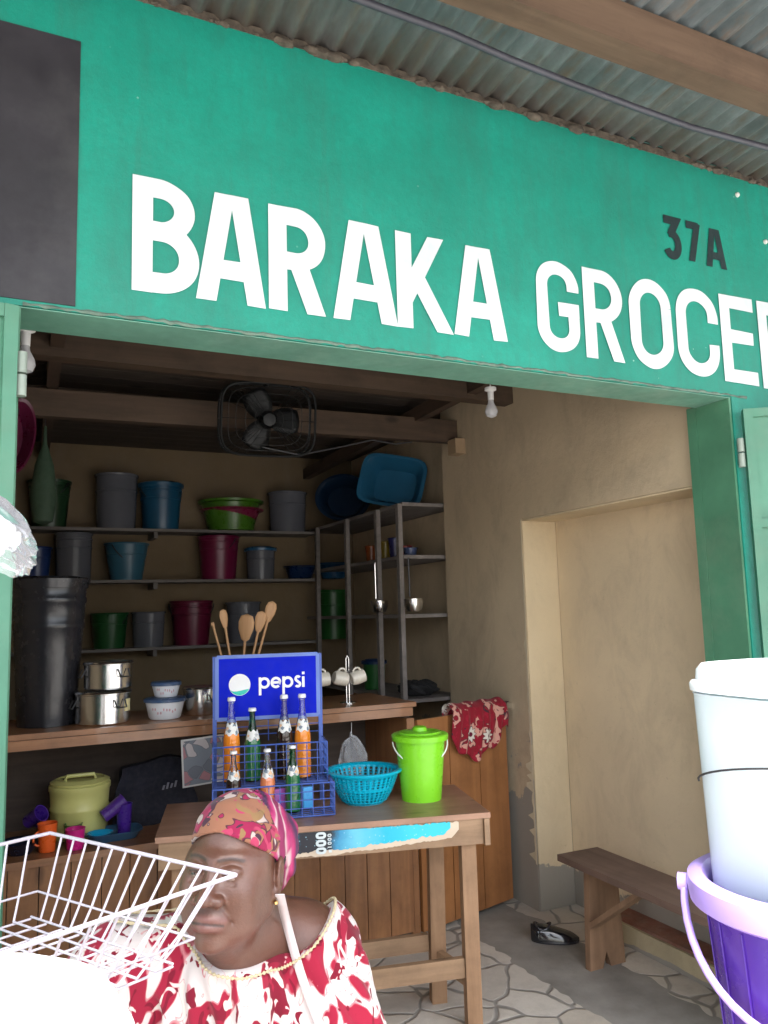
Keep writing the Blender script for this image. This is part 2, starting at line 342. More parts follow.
# ------------------------------------------------------------------ lettering: stroked glyphs
def arc(cx, cy, rx, ry, a0, a1, n=14):
    n = n*2
    return arc_(cx, cy, rx, ry, a0, a1, n)
def arc_(cx, cy, rx, ry, a0, a1, n): return [(cx+rx*math.cos(R_(a0+(a1-a0)*i/n)), cy+ry*math.sin(R_(a0+(a1-a0)*i/n))) for i in range(n+1)]
def clip(poly, ymin, ymax):
    for s, lim in ((1, ymin), (-1, -ymax)):
        out = []
        for i in range(len(poly)):
            a, b = poly[i-1], poly[i]; ia = s*a[1] >= lim; ib = s*b[1] >= lim
            if ia != ib:
                t = (s*lim-a[1])/(b[1]-a[1]) if abs(b[1]-a[1]) > 1e-9 else 0; out.append((a[0]+(b[0]-a[0])*t, s*lim))
            if ib: out.append(b)
        poly = out
        if len(poly) < 3: return []
    return poly
def glyph(ch, w, t):
    """centre lines in a box w x 1 with stroke t"""
    h = t/2; L, Rr, B, T = h, w-h, h, 1-h; m = (L+Rr)/2; q = lambda f: L+(Rr-L)*f
    rx = (Rr-L)/2; rr = min(rx, .3)
    if ch == 'B': return [[(L, -.1), (L, 1.1)], [(L, T), (q(.35), T)]+arc(q(.35), (T+.54)/2, q(.9)-q(.35), (T-.54)/2, 90, -90)+[(L, .54)], [(L, .54), (q(.42), .54)]+arc(q(.42), (B+.54)/2, q(1)-q(.42), (.54-B)/2, 90, -90)+[(L, B)]]
    if ch == 'A': return [[(L-.36*h, -.15), (m-.04, 1.15)], [(m+.04, 1.15), (Rr+.36*h, -.15)], [(q(.2), .3), (q(.8), .3)]]
    if ch == 'R': return [[(L, -.1), (L, 1.1)], [(L, T), (q(.4), T)]+arc(q(.4), (T+.48)/2, q(.93)-q(.4), (T-.48)/2, 90, -90)+[(L, .48)], [(q(.45), .5), (Rr+.2*h, -.15)]]
    if ch == 'K': return [[(L, -.1), (L, 1.1)], [(L, .3), (Rr+.05, 1.18)], [(q(.32), .56), (Rr+.15, -.2)]]
    if ch == 'O': return [arc(m, T-rr, rx, rr, 0, 180)+arc(m, B+rr, rx, rr, 180, 360)+[(Rr, T-rr), ]]
    if ch == 'C': return [[(Rr, T-rr-.06)]+arc(m, T-rr, rx, rr, 0, 180)+arc(m, B+rr, rx, rr, 180, 360)+[(Rr, B+rr+.07)]]
    if ch == 'G': return [[(Rr, T-rr-.04)]+arc(m, T-rr, rx, rr, 0, 180)+arc(m, B+rr, rx, rr, 180, 360)+[(Rr, .46)], [(Rr+h, .5-h*.3), (m, .5-h*.3)]]
    if ch == 'E': return [[(L, -.1), (L, 1.1)], [(L, T), (w, T)], [(L, .53), (w*.93, .53)], [(L, B), (w, B)]]
    if ch == 'Y': return [[(L-.06, 1.15), (m, .45)], [(Rr+.06, 1.15), (m, .45)], [(m, .5), (m, -.1)]]
    if ch == '3': return [[(L-h*.5, T), (Rr-h*.4, T), (m-.06, .55)], [(m-.10, .6)]+arc(m-.02, (B+.6)/2, rx, (.6-B)/2, 88, -150, 12)]
    if ch == '7': return [[(L, T), (Rr+h*.3, T)], [(Rr, T+h*.8), (q(.25), -.1)]]
    if ch == '0': return [arc(m, T-rr, rx, rr, 0, 180)+arc(m, B+rr, rx, rr, 180, 360)+[(Rr, T-rr)]]
    if ch == 'p': return [[(L, -.42), (L, .75)], arc(m, (.75)/2, rx, .75/2-h, 0, 360, 24)]
    if ch == 'e': return [[(L, .38), (Rr, .38)]+arc(m, .375, rx, .375-h, 0, 315, 22)]
    if ch == 's': return [arc(m, .56, rx*.8, .19-h*.5, 30, 250, 10)+arc(m, .2, rx*.85, .2-h*.7, 70, -150, 10)]
    if ch == 'i': return [[(m, 0), (m, .7)], [(m, .84), (m, .84+t)]]
    if ch == 'c': return [arc(m, .375, rx, .375-h, 45, 315, 18)]
    if ch == 'o': return [arc(m, .375, rx, .375-h, 0, 360, 22)]
    if ch == 'a': return [arc(m, .375, rx, .375-h, 0, 360, 22), [(Rr, 0), (Rr, .75)]]
    if ch == 'l': return [[(m, 0), (m, 1)]]
    if ch == 'm': return [[(L, 0), (L, .72)], [(L, .6), (m, .66), (m, 0)], [(m, .6), (Rr, .66), (Rr, 0)]]
    return []
def letter(bm, ch, w, t, P, lo=0, hi=1, base=.002, hscale=1.0):
    """P(x,y,off) maps glyph plane to 3D"""
    k = 0
    for line in glyph(ch, w, t):
        line = [q for i, q in enumerate(line) if i == 0 or abs(q[0]-line[i-1][0])+abs(q[1]-line[i-1][1]) > 1e-4]
        n = len(line); off = []
        for i in range(n):
            a = Vector(line[max(i-1, 0)]); b = Vector(line[i]); c = Vector(line[min(i+1, n-1)])
            d1 = (b-a).normalized() if (b-a).length > 1e-9 else (c-b).normalized(); d2 = (c-b).normalized() if (c-b).length > 1e-9 else d1
            n1 = Vector((-d1.y, d1.x)); n2 = Vector((-d2.y, d2.x)); mm = (n1+n2)
            mm = mm.normalized() if mm.length > 1e-6 else n1
            q = t/2/max(.45, mm.dot(n1)); off.append((b+mm*q, b-mm*q))
        k += 1
        for i in range(n-1):
            poly = clip([tuple(off[i][0]), tuple(off[i+1][0]), tuple(off[i+1][1]), tuple(off[i][1])], lo, hi)
            if len(poly) >= 3:
                vs = [bm.verts.new(P(x, y, base+k*.0004)) for x, y in poly]
                try: bm.faces.new(vs)
                except ValueError: pass

# ================================================================== SETTING
# ground outside (paler swept earth and concrete) and shop floor
FL = -.06
GROUND = paint('swept_pale_ground', (.42, .40, .37), .9, .2, 1.2, dirt=(.22, .19, .15), dirt_amt=.5, bmp=.5)
bm = bmesh.new(); S = 200
vs = [bm.verts.new((x, y, FL-.004)) for x, y in ((-S, -S), (S, -S), (S, S), (-S, S))]; bm.faces.new(vs)
tag(obj('ground', bm, GROUND), 'swept pale earth in front of the shop', None, kind='structure')
bm = bmesh.new(); bx(bm, -.9, 3.2, 2.28, 6.72, FL-.002, 0)
tag(obj('floor', bm, mat_paving(), bevel=.004), 'crazy paved shop floor of broken pale stone slabs', None, kind='structure')

# shop building
shop = thing('shop_building', 'green fronted shop room with plaster walls open to the street', 'building')
YF, YI, XL, XO, XW, ZS, ZT, YB = 2.3, 2.47, .04, 2.74, 2.775, 2.536, 3.56, 6.7
bm = bmesh.new()
bx(bm, -3.0, 6.0, YF, YI, ZS, ZT); bx(bm, -3.0, XL-.02, YF, YI, FL, ZS); bx(bm, XO+.012, 6.0, YF, YI, FL, ZS)
bmesh.ops.remove_doubles(bm, verts=bm.verts, dist=.0001)
facade = obj('facade_wall', bm, GREEN, shop)
bm = bmesh.new(); bx(bm, XL-.018, XO+.01, YF+.002, YI+.012, ZS-.0055, ZS-.0025); obj('soffit', bm, paint('soffit_bounce_light_paint', (.12, .28, .21), .6, .2, 5, dirt=(.3, .4, .33), dirt_amt=.4), facade)  # green lightened here: light bounced up from the ground is painted into the colour
# ragged plaster bead where the soffit meets the sign face
bm = bmesh.new(); pts = []
for i in range(150):
    x = XL+(XO+.1-XL)*i/149; pts.append((x, YF-.001, ZS+.003+.006*random.random()))
tube(bm, pts, [.003+.004*random.random() for _ in pts], 5)
obj('chipped_edge', bm, paint('chipped_plaster', (.13, .20, .16), .8, .4, 20), facade, smooth=True)
# dark painted square at the upper left
ul = at(78, 48, 1, YF); ll = at(78, 307, 1, YF)
bm = bmesh.new(); bx(bm, -1.1, .5*(ul.x+ll.x), YF-.004, YF+.001, ll.z, ul.z+.02); obj('black_panel', bm, BLACKPAINT, facade)
# the name
bm = bmesh.new()
def place(ch, u0, v0, u1, v1, t, mesh, sgn=1):
    """letter box from the pixel of its lower left and upper right corner on the facade"""
    a = at(u0, v1, 1, YF); b = at(u1, v0, 1, YF); h = b.z-a.z; w = (b.x-a.x)
    letter(mesh, ch, w/h, t, lambda x, y, o: (a.x+x*h, YF-o-.001, a.z+y*h))
def place_z(ch, u0, u1, zb, zt, t, mesh):
    vm = 300; x0 = at(u0, vm, 1, YF).x; x1 = at(u1, vm, 1, YF).x; h = zt-zb
    wob = lambda p, q: .004*math.sin(p*9+q*7+x0*9)+.0015*math.sin(p*23-q*19+x0*5)
    letter(mesh, ch, (x1-x0)/h, t, lambda x, y, o: (x0+(x+wob(x, y))*h, YF-o-.001, zb+(y+wob(y+3, x))*h))
bz = at(140, 289, 1, YF).z; bt = at(150, 172, 1, YF).z; ez = at(480, 338, 1, YF).z
for ch, u0, u1, k in (('B', 131, 199, 0), ('A', 197, 265, .02), ('R', 268.5, 329, .04), ('A', 333, 396, .06), ('K', 397, 448, .08), ('A', 453, 505, .1)):
    place_z(ch, u0, u1, bz-.006+k*.06, bt-.02-k*.1, .172, bm)
gz = at(556, 352, 1, YF).z; gt = at(556, 262, 1, YF).z; oz = at(649, 367, 1, YF).z; ot = at(649, 280, 1, YF).z
cz = at(735, 383, 1, YF).z; ct = at(735, 297, 1, YF).z
x735 = at(735, 340, 1, YF).x; x556 = at(556, 300, 1, YF).x
def lin(x, a, b): return a+(b-a)*(x-x556)/(x735-x556)
for ch, u0, u1 in (('G', 536, 578), ('R', 583, 623), ('O', 628, 669.5), ('C', 674, 715), ('E', 718, 751), ('R', 755, 795), ('Y', 799, 838)):
    xm = at((u0+u1)/2, 330, 1, YF).x; place_z(ch, u0, u1, lin(xm, gz, cz), lin(xm, gt, ct), .150, bm)
obj('shop_name_lettering', bm, WHITEPAINT, facade, label='white hand painted capitals BARAKA GROCERY')
bm = bmesh.new()
for ch, u0, v0, u1, v1 in (('3', 664, 219, 679.5, 258), ('7', 685, 224, 699, 260), ('A', 706.5, 232, 723, 266)):
    place(ch, u0, v0, u1, v1, .19, bm)
obj('number_lettering', bm, paint('dark_green_sign_paint', (.006, .022, .024), .6), facade, label='dark painted plot number 37 A')
# small pale cable clips on the facade
for u, v in ((737, 195), (765, 242)):
    p = at(u, v, 1, YF); lathe('cable_clip', [(0, -.008), (.010, -.006), (.012, 0), (.009, .008), (0, .012)], paint('chalky_clip', (.6, .62, .58), .7), facade, n=10, loc=p, rot=(PI/2, .6, 0))
# lumpy mortar along the wall top
bm = bmesh.new(); x = -.6; bar(bm, (-3, YF+.012, ZT), (6, YF+.012, ZT), .03, .03)
while x < 4:
    r = .005+.017*random.random()**2; v0 = len(bm.verts)
    g = bmesh.ops.create_icosphere(bm, subdivisions=2, radius=r)
    for q in g['verts']:
        q.co = Vector((q.co.x*1.8+x, q.co.y*.9+YF-.004, q.co.z*.8+ZT-.012))+Vector([random.uniform(-.003, .003) for _ in range(3)])
    x += .02+.13*random.random()**2
obj('mortar_fillet', bm, paint('grey_mortar', (.10, .08, .06), .9, .6, 30), facade, smooth=True)
bm = bmesh.new(); pts = [at(u, v, 1, YF-.002) for u, v in ((560, 112), (585, 122), (618, 131), (640, 141), (676, 151), (699, 162), (735, 170))]
tube(bm, pts, .0035, 5); obj('wall_crack', bm, paint('crack_dirt', (.02, .06, .05), .9), facade)

# door frame lining the opening
bm = bmesh.new(); bx(bm, XO-.002, XO+.010, YF+.004, YI+.01, 0, ZS-.002); bx(bm, XO-.004, XO+.02, YI+.012, YI+.06, 0, ZS)
obj('door_frame', bm, DKGREEN, shop, bevel=.002)
bm = bmesh.new(); bx(bm, XL-.018, XL-.004, YF+.004, YI+.05, 0, ZS-.002); obj('door_frame', bm, DKGREEN, shop, bevel=.002)

# walls
def wall_grid(bm, f, nu, nv, mi=0):
    g = [[bm.verts.new(f(i/nu, j/nv)) for j in range(nv+1)] for i in range(nu+1)]
    for i in range(nu):
        for j in range(nv): bm.faces.new((g[i][j], g[i+1][j], g[i+1][j+1], g[i][j+1])).material_index = mi
ZC = 3.08; YE = 4.765; RY0, RY1, RZ, RX = 2.545, 3.87, 2.2, 3.02
bm = bmesh.new()
bx(bm, XW, XW+.35, YI+.062, RY0, 0, ZC); bx(bm, XW, XW+.35, RY1, YE, 0, ZC); bx(bm, XW, XW+.35, RY0, RY1, RZ, ZC)
bx(bm, RX+.08, XW+.35, RY0, RY1, 0, RZ)
bx(bm, 2.93, 3.12, YE, YB, 0, ZC)
bmesh.ops.remove_doubles(bm, verts=bm.verts, dist=.0001)
right = obj('right_wall', bm, PLASTER, shop)
bm = bmesh.new(); bx(bm, RX, RX+.078, RY0+.002, RY1-.012, .002, RZ-.002); obj('blocked_doorway', bm, PLASTER_NEAR, right, label='paler blocked up doorway recess')
# yellow painted reveal with a ragged paint edge that wraps on to the wall face
bm = bmesh.new()
bx(bm, XW+.004, RX-.001, RY1-.010, RY1-.002, .002, RZ)
bx(bm, XW+.004, RX-.001, RY0+.012, RY1-.012, RZ-.01, RZ-.002)
obj('reveal', bm, PLASTER_PALE, right)
bm = bmesh.new(); n = 90; prev = None
for i in range(n+1):
    z = .25+(RZ-.25)*i/n
    wdt = .004+.012*abs(math.sin(i*.7)*math.sin(i*.23+1))+.008*random.random()+(.05 if z < .9 and random.random() < .35 else 0)
    if z > 1.55: wdt = .003+.004*random.random()
    a = bm.verts.new((XW-.0025, RY1-.004, z)); b = bm.verts.new((XW-.0025, RY1+wdt, z+random.uniform(-.004, .004)))
    if prev: bm.faces.new((prev[0], a, b, prev[1]))
    prev = (a, b)
obj('flaking_paint', bm, paint('flaking_cream_paint', (.62, .54, .38), .8, .15, 10), right)
# threshold ledge at the foot of the recess
bm = bmesh.new(); bx(bm, 2.87, RX-.001, RY0+.004, 3.52, .001, .10); ledge = obj('threshold', bm, mat_plaster('ledge_plaster', (.5, .42, .27), .2, .03), right, bevel=.006)
bm = bmesh.new(); bx(bm, 2.885, RX-.002, RY0+.006, 3.5, .102, .114); obj('red_edge', bm, paint('red_oxide_edge', (.22, .09, .06), .8, .3, 8, dirt_amt=.5), ledge, bevel=.003)
bm = bmesh.new(); bx(bm, -.75, -.6, YI, YB, 0, ZC); obj('left_wall', bm, PLASTER, shop)
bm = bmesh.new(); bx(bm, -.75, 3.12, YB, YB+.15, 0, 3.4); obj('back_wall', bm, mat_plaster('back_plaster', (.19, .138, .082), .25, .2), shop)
bm = bmesh.new(); bx(bm, -3, 6, YI, YI+.0, 0, 0) if False else None
for i in range(28):
    y = YI+.005+i*.152; bx(bm, -.75, 3.12, y, y+.146, ZC, ZC+.02+.003*(i % 3))
bx(bm, -.75, 3.3, YI, YB+.15, ZC+.03, ZC+.05)
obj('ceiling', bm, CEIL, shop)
# ceiling beams
def beam(p0, p1, w, h, m=BEAM, nm='ceiling_beam', par=shop):
    bm = bmesh.new(); bar(bm, p0, p1, w, h); return obj(nm, bm, m, par, bevel=.006)
beam((-.6, 4.58, 2.84), (2.79, 4.58, 2.88), .07, .15)
beam((-.6, 3.93, 2.96), (2.775, 3.93, 2.97), .09, .12)
beam((-.6, 3.35, 3.02), (2.775, 3.35, 3.02), .07, .10)
BEAMY = wood('beam_wood_lengthwise', (.05, .03, .02), (.09, .055, .036), 1, .7)
beam((2.48, 3.0, 3.0), (2.48, 6.69, 2.93), .06, .09, BEAMY)
beam((.18, 2.55, 3.0), (.30, 6.69, 2.98), .06, .10, BEAMY)
beam((2.70, 4.50, 2.76), (2.775, 4.50, 2.76), .10, .10, paint('pale_beam_end', (.36, .25, .15), .8), 'beam_end')
for o_ in (-.0,):
    bm = bmesh.new(); bx(bm, -.6, 2.7, 4.66, 4.9, 2.95, 2.97); obj('ceiling_board', bm, CEIL, shop)

# door leaves hinged outwards
def leaf(hx, hy, ang, width, zt, zb, sgn):
    d = bpy.data.objects.new('door', None); link(d, shop); d.location = (hx, hy, 0); d.rotation_euler = (0, 0, ang)
    w = width*sgn; a, b = (0, w) if sgn > 0 else (w, 0)
    bm = bmesh.new(); bx(bm, a+.03, b-.03, -.004, .004, zb+.03, zt-.03)
    # pressed ribs in the sheet
    for i in range(1, 5):
        x = a+(b-a)*i/5; bx(bm, x-.008, x+.008, -.010, -.0045, zb+.06, zt-.06)
    obj('sheet_panel', bm, LEAFGREEN, d, bevel=.001)
    bm = bmesh.new()
    bx(bm, a, a+.035, -.02, .02, zb, zt); bx(bm, b-.035, b, -.02, .02, zb, zt)
    for z in (zt-.035, (zt*.8+zb*.2), (zt*.42+zb*.58), zb): bx(bm, a+.0352, b-.0352, -.017, .017, z, z+.035)
    obj('leaf_frame', bm, LEAFGREEN, d, bevel=.003)
    for z in (zt-.18, zb+.4):
        bm = bmesh.new(); tube(bm, [(-.016*sgn, 0, z-.06), (-.016*sgn, 0, z-.003)], .014, 12); tube(bm, [(-.016*sgn, 0, z+.003), (-.016*sgn, 0, z+.06)], .014, 12)
        obj('hinge', bm, paint('hinge_paint', (.30, .36, .31), .5, dirt=(.25, .15, .08), dirt_amt=.5), d, smooth=True)
    return d
ph = at(742, 410, 1, YF-.03)
leaf(ph.x, ph.y, R_(-38), .95, ph.z, 0, 1)
pl = at(17, 308, 1, YF-.03)
leaf(pl.x, pl.y, R_(14), 1.0, pl.z, 0, -1)

# canopy
can = thing('canopy_roof', 'corrugated iron canopy on a timber beam above the green sign', 'canopy')
CZ = lambda y: ZT+.012+(2.3-y)*.035
CORR = mat_corrugated()
bm = bmesh.new(); x0, x1, y0, y1 = -3.0, 6.0, -.02, 2.62; nx = int((x1-x0)/.076*10)
ys_ = [y0+(y1-y0)*j/6 for j in range(7)]
prev = None
for i in range(nx+1):
    x = x0+(x1-x0)*i/nx; sheet = int((x+3)/.68); lift = .004*(sheet % 2)
    col = [bm.verts.new((x, y, CZ(y)+.013*math.sin(2*PI*x/.076)+lift+.006*math.sin(x*1.7+y*2))) for y in ys_]
    if prev:
        for j in range(6): bm.faces.new((prev[j], col[j], col[j+1], prev[j+1]))
    prev = col
o = obj('roof_sheet', bm, CORR, can, smooth=False)
for p_ in o.data.polygons: p_.use_smooth = True
md = o.modifiers.new('thick', 'SOLIDIFY'); md.thickness = .0015
yb = 1.775
bm = bmesh.new(); bar(bm, (-3, yb, CZ(yb)-.012-.07), (6, yb, CZ(yb)-.012-.07), .09, .14); obj('roof_beam', bm, CWOOD, can, bevel=.008)
bm = bmesh.new(); bar(bm, (-3, .08, CZ(.08)-.012-.055), (6, .08, CZ(.08)-.012-.055), .07, .11); obj('roof_beam', bm, CWOOD, can, bevel=.008)
for x in (-2.5, 5.2):
    bm = bmesh.new(); tube(bm, [(x, .08, FL-.02), (x+.03, .09, 1.8), (x, .08, CZ(.08)-.12)], .055, 12); obj('post', bm, CWOOD, can, smooth=True)
# sagging conduit under the sheets
bm = bmesh.new(); pts = [at(u, v, 2, 3.47) for u, v in ((225, -48), (300, -22), (384, 9), (450, 33), (509, 59), (570, 83), (634, 107), (690, 127), (768, 148), (860, 168), (960, 186))]
tube(bm, pts, .012, 10)
tag(obj('conduit', bm, paint('grey_conduit', (.05, .05, .065), .5), smooth=True), 'dark grey sagging pipe under the corrugated canopy', 'pipe')

# ================================================================== FURNITURE INSIDE
# counter
CY = 3.88; CT = 1.20; LT = .675
cnt = thing('counter', 'long varnished plank counter with an open lower shelf and items on top', 'counter', (0, 0, 0))
bm = bmesh.new(); bx(bm, -.55, 2.035, CY-.02, 4.46, CT-.024, CT); obj('counter_top', bm, COUNTER, cnt, bevel=.004)
bm = bmesh.new(); bx(bm, -.55, 2.02, CY-.006, CY+.03, CT-.072, CT-.028); obj('top_rail', bm, COUNTER, cnt, bevel=.003)
bm = bmesh.new(); x = -.55
while x < 2.0:
    w = .118+.02*random.random(); x2 = min(x+w, 2.03); bx(bm, x+.002, x2-.002, CY+random.uniform(-.002, .002), CY+.02, .04, LT-.032); x = x2
obj('plank_front', bm, PLANK, cnt, bevel=.003)
bm = bmesh.new(); bx(bm, -.55, 2.02, CY-.02, 4.42, LT-.03, LT); obj('lower_shelf', bm, COUNTER, cnt, bevel=.004)
bm = bmesh.new(); bx(bm, -.55, 2.02, 4.43, 4.45, .04, CT-.03); obj('back_panel', bm, wood('dark_back_wood', (.045, .032, .026), (.09, .065, .05), 0, .8), cnt)
bm = bmesh.new(); bx(bm, 1.985, 2.03, CY+.002, 4.42, .0, CT-.087); obj('end_panel', bm, PLANK, cnt, bevel=.003)
bm = bmesh.new(); bx(bm, -.55, 2.03, CY+.022, CY+.06, 0, .04); obj('base_rail', bm, BEAM, cnt)

# gate between counter and wall
g0 = Vector((2.045, 3.88, 0)); g1 = Vector((2.735, 4.06, 0)); ga = math.atan2(g1.y-g0.y, g1.x-g0.x); gl = (g1-g0).length
gate = thing('counter_gate', 'orange varnished wooden gate between the counter and the wall', 'gate', g0, ga)
bm = bmesh.new()
for i in range(3): bx(bm, .003+gl*i/3, gl*(i+1)/3-.003, 0, .022, .025, 1.10)
obj('gate_panel', bm, GATEW, gate, bevel=.003)
bm = bmesh.new(); bx(bm, gl*.42, gl+.02, -.012, .034, 1.103, 1.135); obj('dark_top_bar', bm, wood('dark_bar_wood', (.05, .03, .025), (.09, .055, .04), 0, .5), gate, bevel=.004)
bm = bmesh.new(); bx(bm, gl-.012, gl+.03, -.025, -.013, 1.09, 1.13); obj('latch', bm, STEEL, gate, bevel=.002)

# table
TZ = .85; ta = R_(-15.2); TW, TD = 1.334, .56
tb = thing('display_table', 'worn wooden table in the doorway with a torn poster on its apron', 'table', (.57, 3.25, 0), ta)
bm = bmesh.new(); bx(bm, 0, TW, 0, TD, TZ-.022, TZ); obj('tabletop', bm, TOPW, tb, bevel=.004)
bm = bmesh.new(); bx(bm, .012, TW-.03, .012, .034, TZ-.125, TZ-.023); apron = obj('apron', bm, TABLEW, tb, bevel=.003)
bm = bmesh.new(); bx(bm, TW-.028, TW-.006, -.004, TD*.55, TZ-.128, TZ-.023); obj('apron', bm, TABLEW, tb, bevel=.003)
bm = bmesh.new(); bx(bm, .012, .034, .036, TD-.02, TZ-.125, TZ-.023); obj('apron', bm, TABLEW, tb, bevel=.003)
bm = bmesh.new(); bx(bm, .012, TW-.03, TD-.04, TD-.02, TZ-.11, TZ-.023); obj('apron', bm, TABLEW, tb, bevel=.003)
def leg(x, y, z1, w=.062, tw=.0):
    bm = bmesh.new(); bar(bm, (x, y, .0), (x+tw, y, z1), w, w*.85, up=(0, 1, 0)); return obj('leg', bm, LEGW, tb, bevel=.005)
leg(TW-.085, .070, TZ-.024, .062); leg(.09, .07, TZ-.024)
leg(TW-.17, .32, TZ-.024, .066, .01); leg(.09, TD-.09, TZ-.024)
bm = bmesh.new(); bar(bm, (.09, .07, .215), (TW-.118, .07, .235), .028, .075); obj('stretcher', bm, TABLEW, tb, bevel=.004)
bm = bmesh.new(); bar(bm, (.12, .335, .215), (TW-.205, .335, .24), .03, .07); obj('stretcher', bm, TABLEW, tb, bevel=.004)
bm = bmesh.new(); bar(bm, (TW-.10, .105, .18), (TW-.165, .285, .19), .03, .06); obj('stretcher', bm, TABLEW, tb, bevel=.004)
# torn poster strip glued on the apron
def mat_poster():
    m = bpy.data.materials.new('torn_poster_print'); nt, ns, ls, b = nodes(m); v = coords(ns, ls)
    sep = ns.new('ShaderNodeSeparateXYZ'); ls.new(v, sep.inputs[0])
    n = noise(ns, ls, v, 9, 6, .7); e = math_(ns, ls, 'ADD', sep.outputs[0], math_(ns, ls, 'MULTIPLY', math_(ns, ls, 'SUBTRACT', n, .5), .12))
    r = ramp(ns, [(.0, (.01, .013, .025)), (.40, (.012, .02, .04)), (.47, (.03, .30, .5)), (.55, (.008, .01, .02)), (.665, (.01, .013, .02)), (.70, (.03, .25, .45)), (.78, (.12, .5, .66)), (.9, (.0, .42, .58)), (1, (.02, .5, .62))]); ls.new(e, r.inputs[0])
    sp = ns.new('ShaderNodeTexVoronoi'); sp.inputs['Scale'].default_value = 60; ls.new(v, sp.inputs['Vector'])
    rs = ramp(ns, [(.12, (.5, .5, .5)), (.2, (0, 0, 0))]); ls.new(sp.outputs['Distance'], rs.inputs[0])
    c = mixc(ns, ls, rs.outputs[0], r.outputs[0], (.35, .6, .75)); ls.new(c, b.inputs['Base Color']); b.inputs['Roughness'].default_value = .4; return m
def torn(x0, x1, zlo, amp, tail, off, seed, bmv, yo):
    rnd = random.Random(seed); n = 110; prev = None; wv = 0
    for i in range(n+1):
        x = x0+(x1-x0)*i/n; wv = wv*.8+rnd.uniform(-1, 1)*.5
        f = max(0, (x-tail)/(x1-tail)) if x > tail else 0
        z0 = zlo+amp*abs(wv)+f*.03+off; z1 = TZ-.026-(.012*f*abs(wv))
        if x > x1-.03: z0 = z0+(z1-z0)*.5*(x-(x1-.03))/.03
        a = bmv.verts.new((x, yo, z0)); b = bmv.verts.new((x, yo, max(z1, z0+.002)))
        if prev: bmv.faces.new((prev[0], a, b, prev[1]))
        prev = (a, b)
bm = bmesh.new(); torn(.30, 1.20, TZ-.122, .006, .72, 0, 3, bm, .0102)
obj('torn_paper', bm, paint('torn_paper_backing', (.62, .50, .38), .8, .1), apron)
bm = bmesh.new(); torn(.30, 1.165, TZ-.112, .010, .70, .006, 5, bm, .0085)
poster = obj('poster_strip', bm, mat_poster(), apron)
bm = bmesh.new()
zc = TZ-.05
for i in range(3):   # rotated zeros, read bottom to top
    zz = TZ-.112+i*.029
    letter(bm, '0', .72, .26, lambda x, y, o, zz=zz: (.655-y*.042, .0083-o, zz+x*.036))
for i, ch in enumerate('ml000'):
    letter(bm, ch, .7, .22, lambda x, y, o, i=i: (.676-y*.016, .0083-o, TZ-.108+i*.015+x*.016))
obj('printed_numerals', bm, WHITEPAINT, poster)

# bench
bn = thing('bench', 'low dark wooden bench with plank legs along the right wall', 'bench')
bz_ = .485
bm = bmesh.new(); bar(bm, (2.62, 3.315, bz_-.015), (2.60, 2.12, bz_-.02), .245, .03); obj('seat', bm, BENCHW, bn, bevel=.004)
def bench_leg(y):
    bm = bmesh.new()
    # plank leg with a V notch at its foot
    pr = [(-.105, .0), (-.03, .0), (-.005, .07), (.02, .0), (.105, .0), (.085, bz_-.034), (-.085, bz_-.034)]
    A = [bm.verts.new((2.635+x, y-.018, z)) for x, z in pr]; B = [bm.verts.new((2.635+x, y+.018, z)) for x, z in pr]
    bm.faces.new(A); bm.faces.new(B[::-1])
    for i in range(len(pr)): j = (i+1) % len(pr); bm.faces.new((A[i], A[j], B[j], B[i]))
    return obj('leg', bm, BENCHL, bn, bevel=.003)
bench_leg(3.17); bench_leg(2.24)
bm = bmesh.new(); bar(bm, (2.553, 3.145, .20), (2.553, 2.80, bz_-.04), .022, .06, up=(1, 0, 0)); obj('brace', bm, BENCHL, bn, bevel=.003)

# shoe on the floor
shp = at(560, 940, 2, 0)
sh = thing('shoe', 'shiny black shoe lying on the floor beside the bench leg', 'shoe', (shp.x-.03, shp.y+.0, 0), R_(-35))
bm = bmesh.new(); rings = []
for i in range(13):
    t = i/12; x = -.12+.24*t; w = .036+.012*math.sin(PI*min(1, t*1.1)); w = w*(math.sin(PI*min(.5, (1-t)*1.9+.06)) if t > .72 else 1)*(math.sin(PI*min(.5, t*3+.12)))
    h = .07-.045*max(0, (t-.35)/.65) if t > .35 else .07
    h *= (math.sin(PI*min(.5, (1-t)*2+.15)))
    rings.append([bm.verts.new((x, w*math.cos(a), .012+max(0, h)*max(0, math.sin(a))**.7 if math.sin(a) > 0 else .008)) for a in [2*PI*k/14 for k in range(14)]])
for A, B in zip(rings, rings[1:]):
    for k in range(14): bm.faces.new((A[k], A[(k+1) % 14], B[(k+1) % 14], B[k]))
bm.faces.new(rings[0][::-1]); bm.faces.new(rings[-1])
obj('upper', bm, paint('glossy_black_leather', (.012, .012, .014), .12, coat=.5), sh, smooth=True)
lathe('sole', [(0, 0), (.118, 0), (.12, .006), (.115, .012), (0, .012)], BLACKP, sh, n=24, ay=.42)
bm = bmesh.new()
tube(bm, [(-.06+.04*math.cos(a), .035*math.sin(a), .075+.012*math.cos(a*2)) for a in [2*PI*k/16 for k in range(16)]], .006, 8, closed=True)
obj('collar', bm, BLACKP, sh, smooth=True)

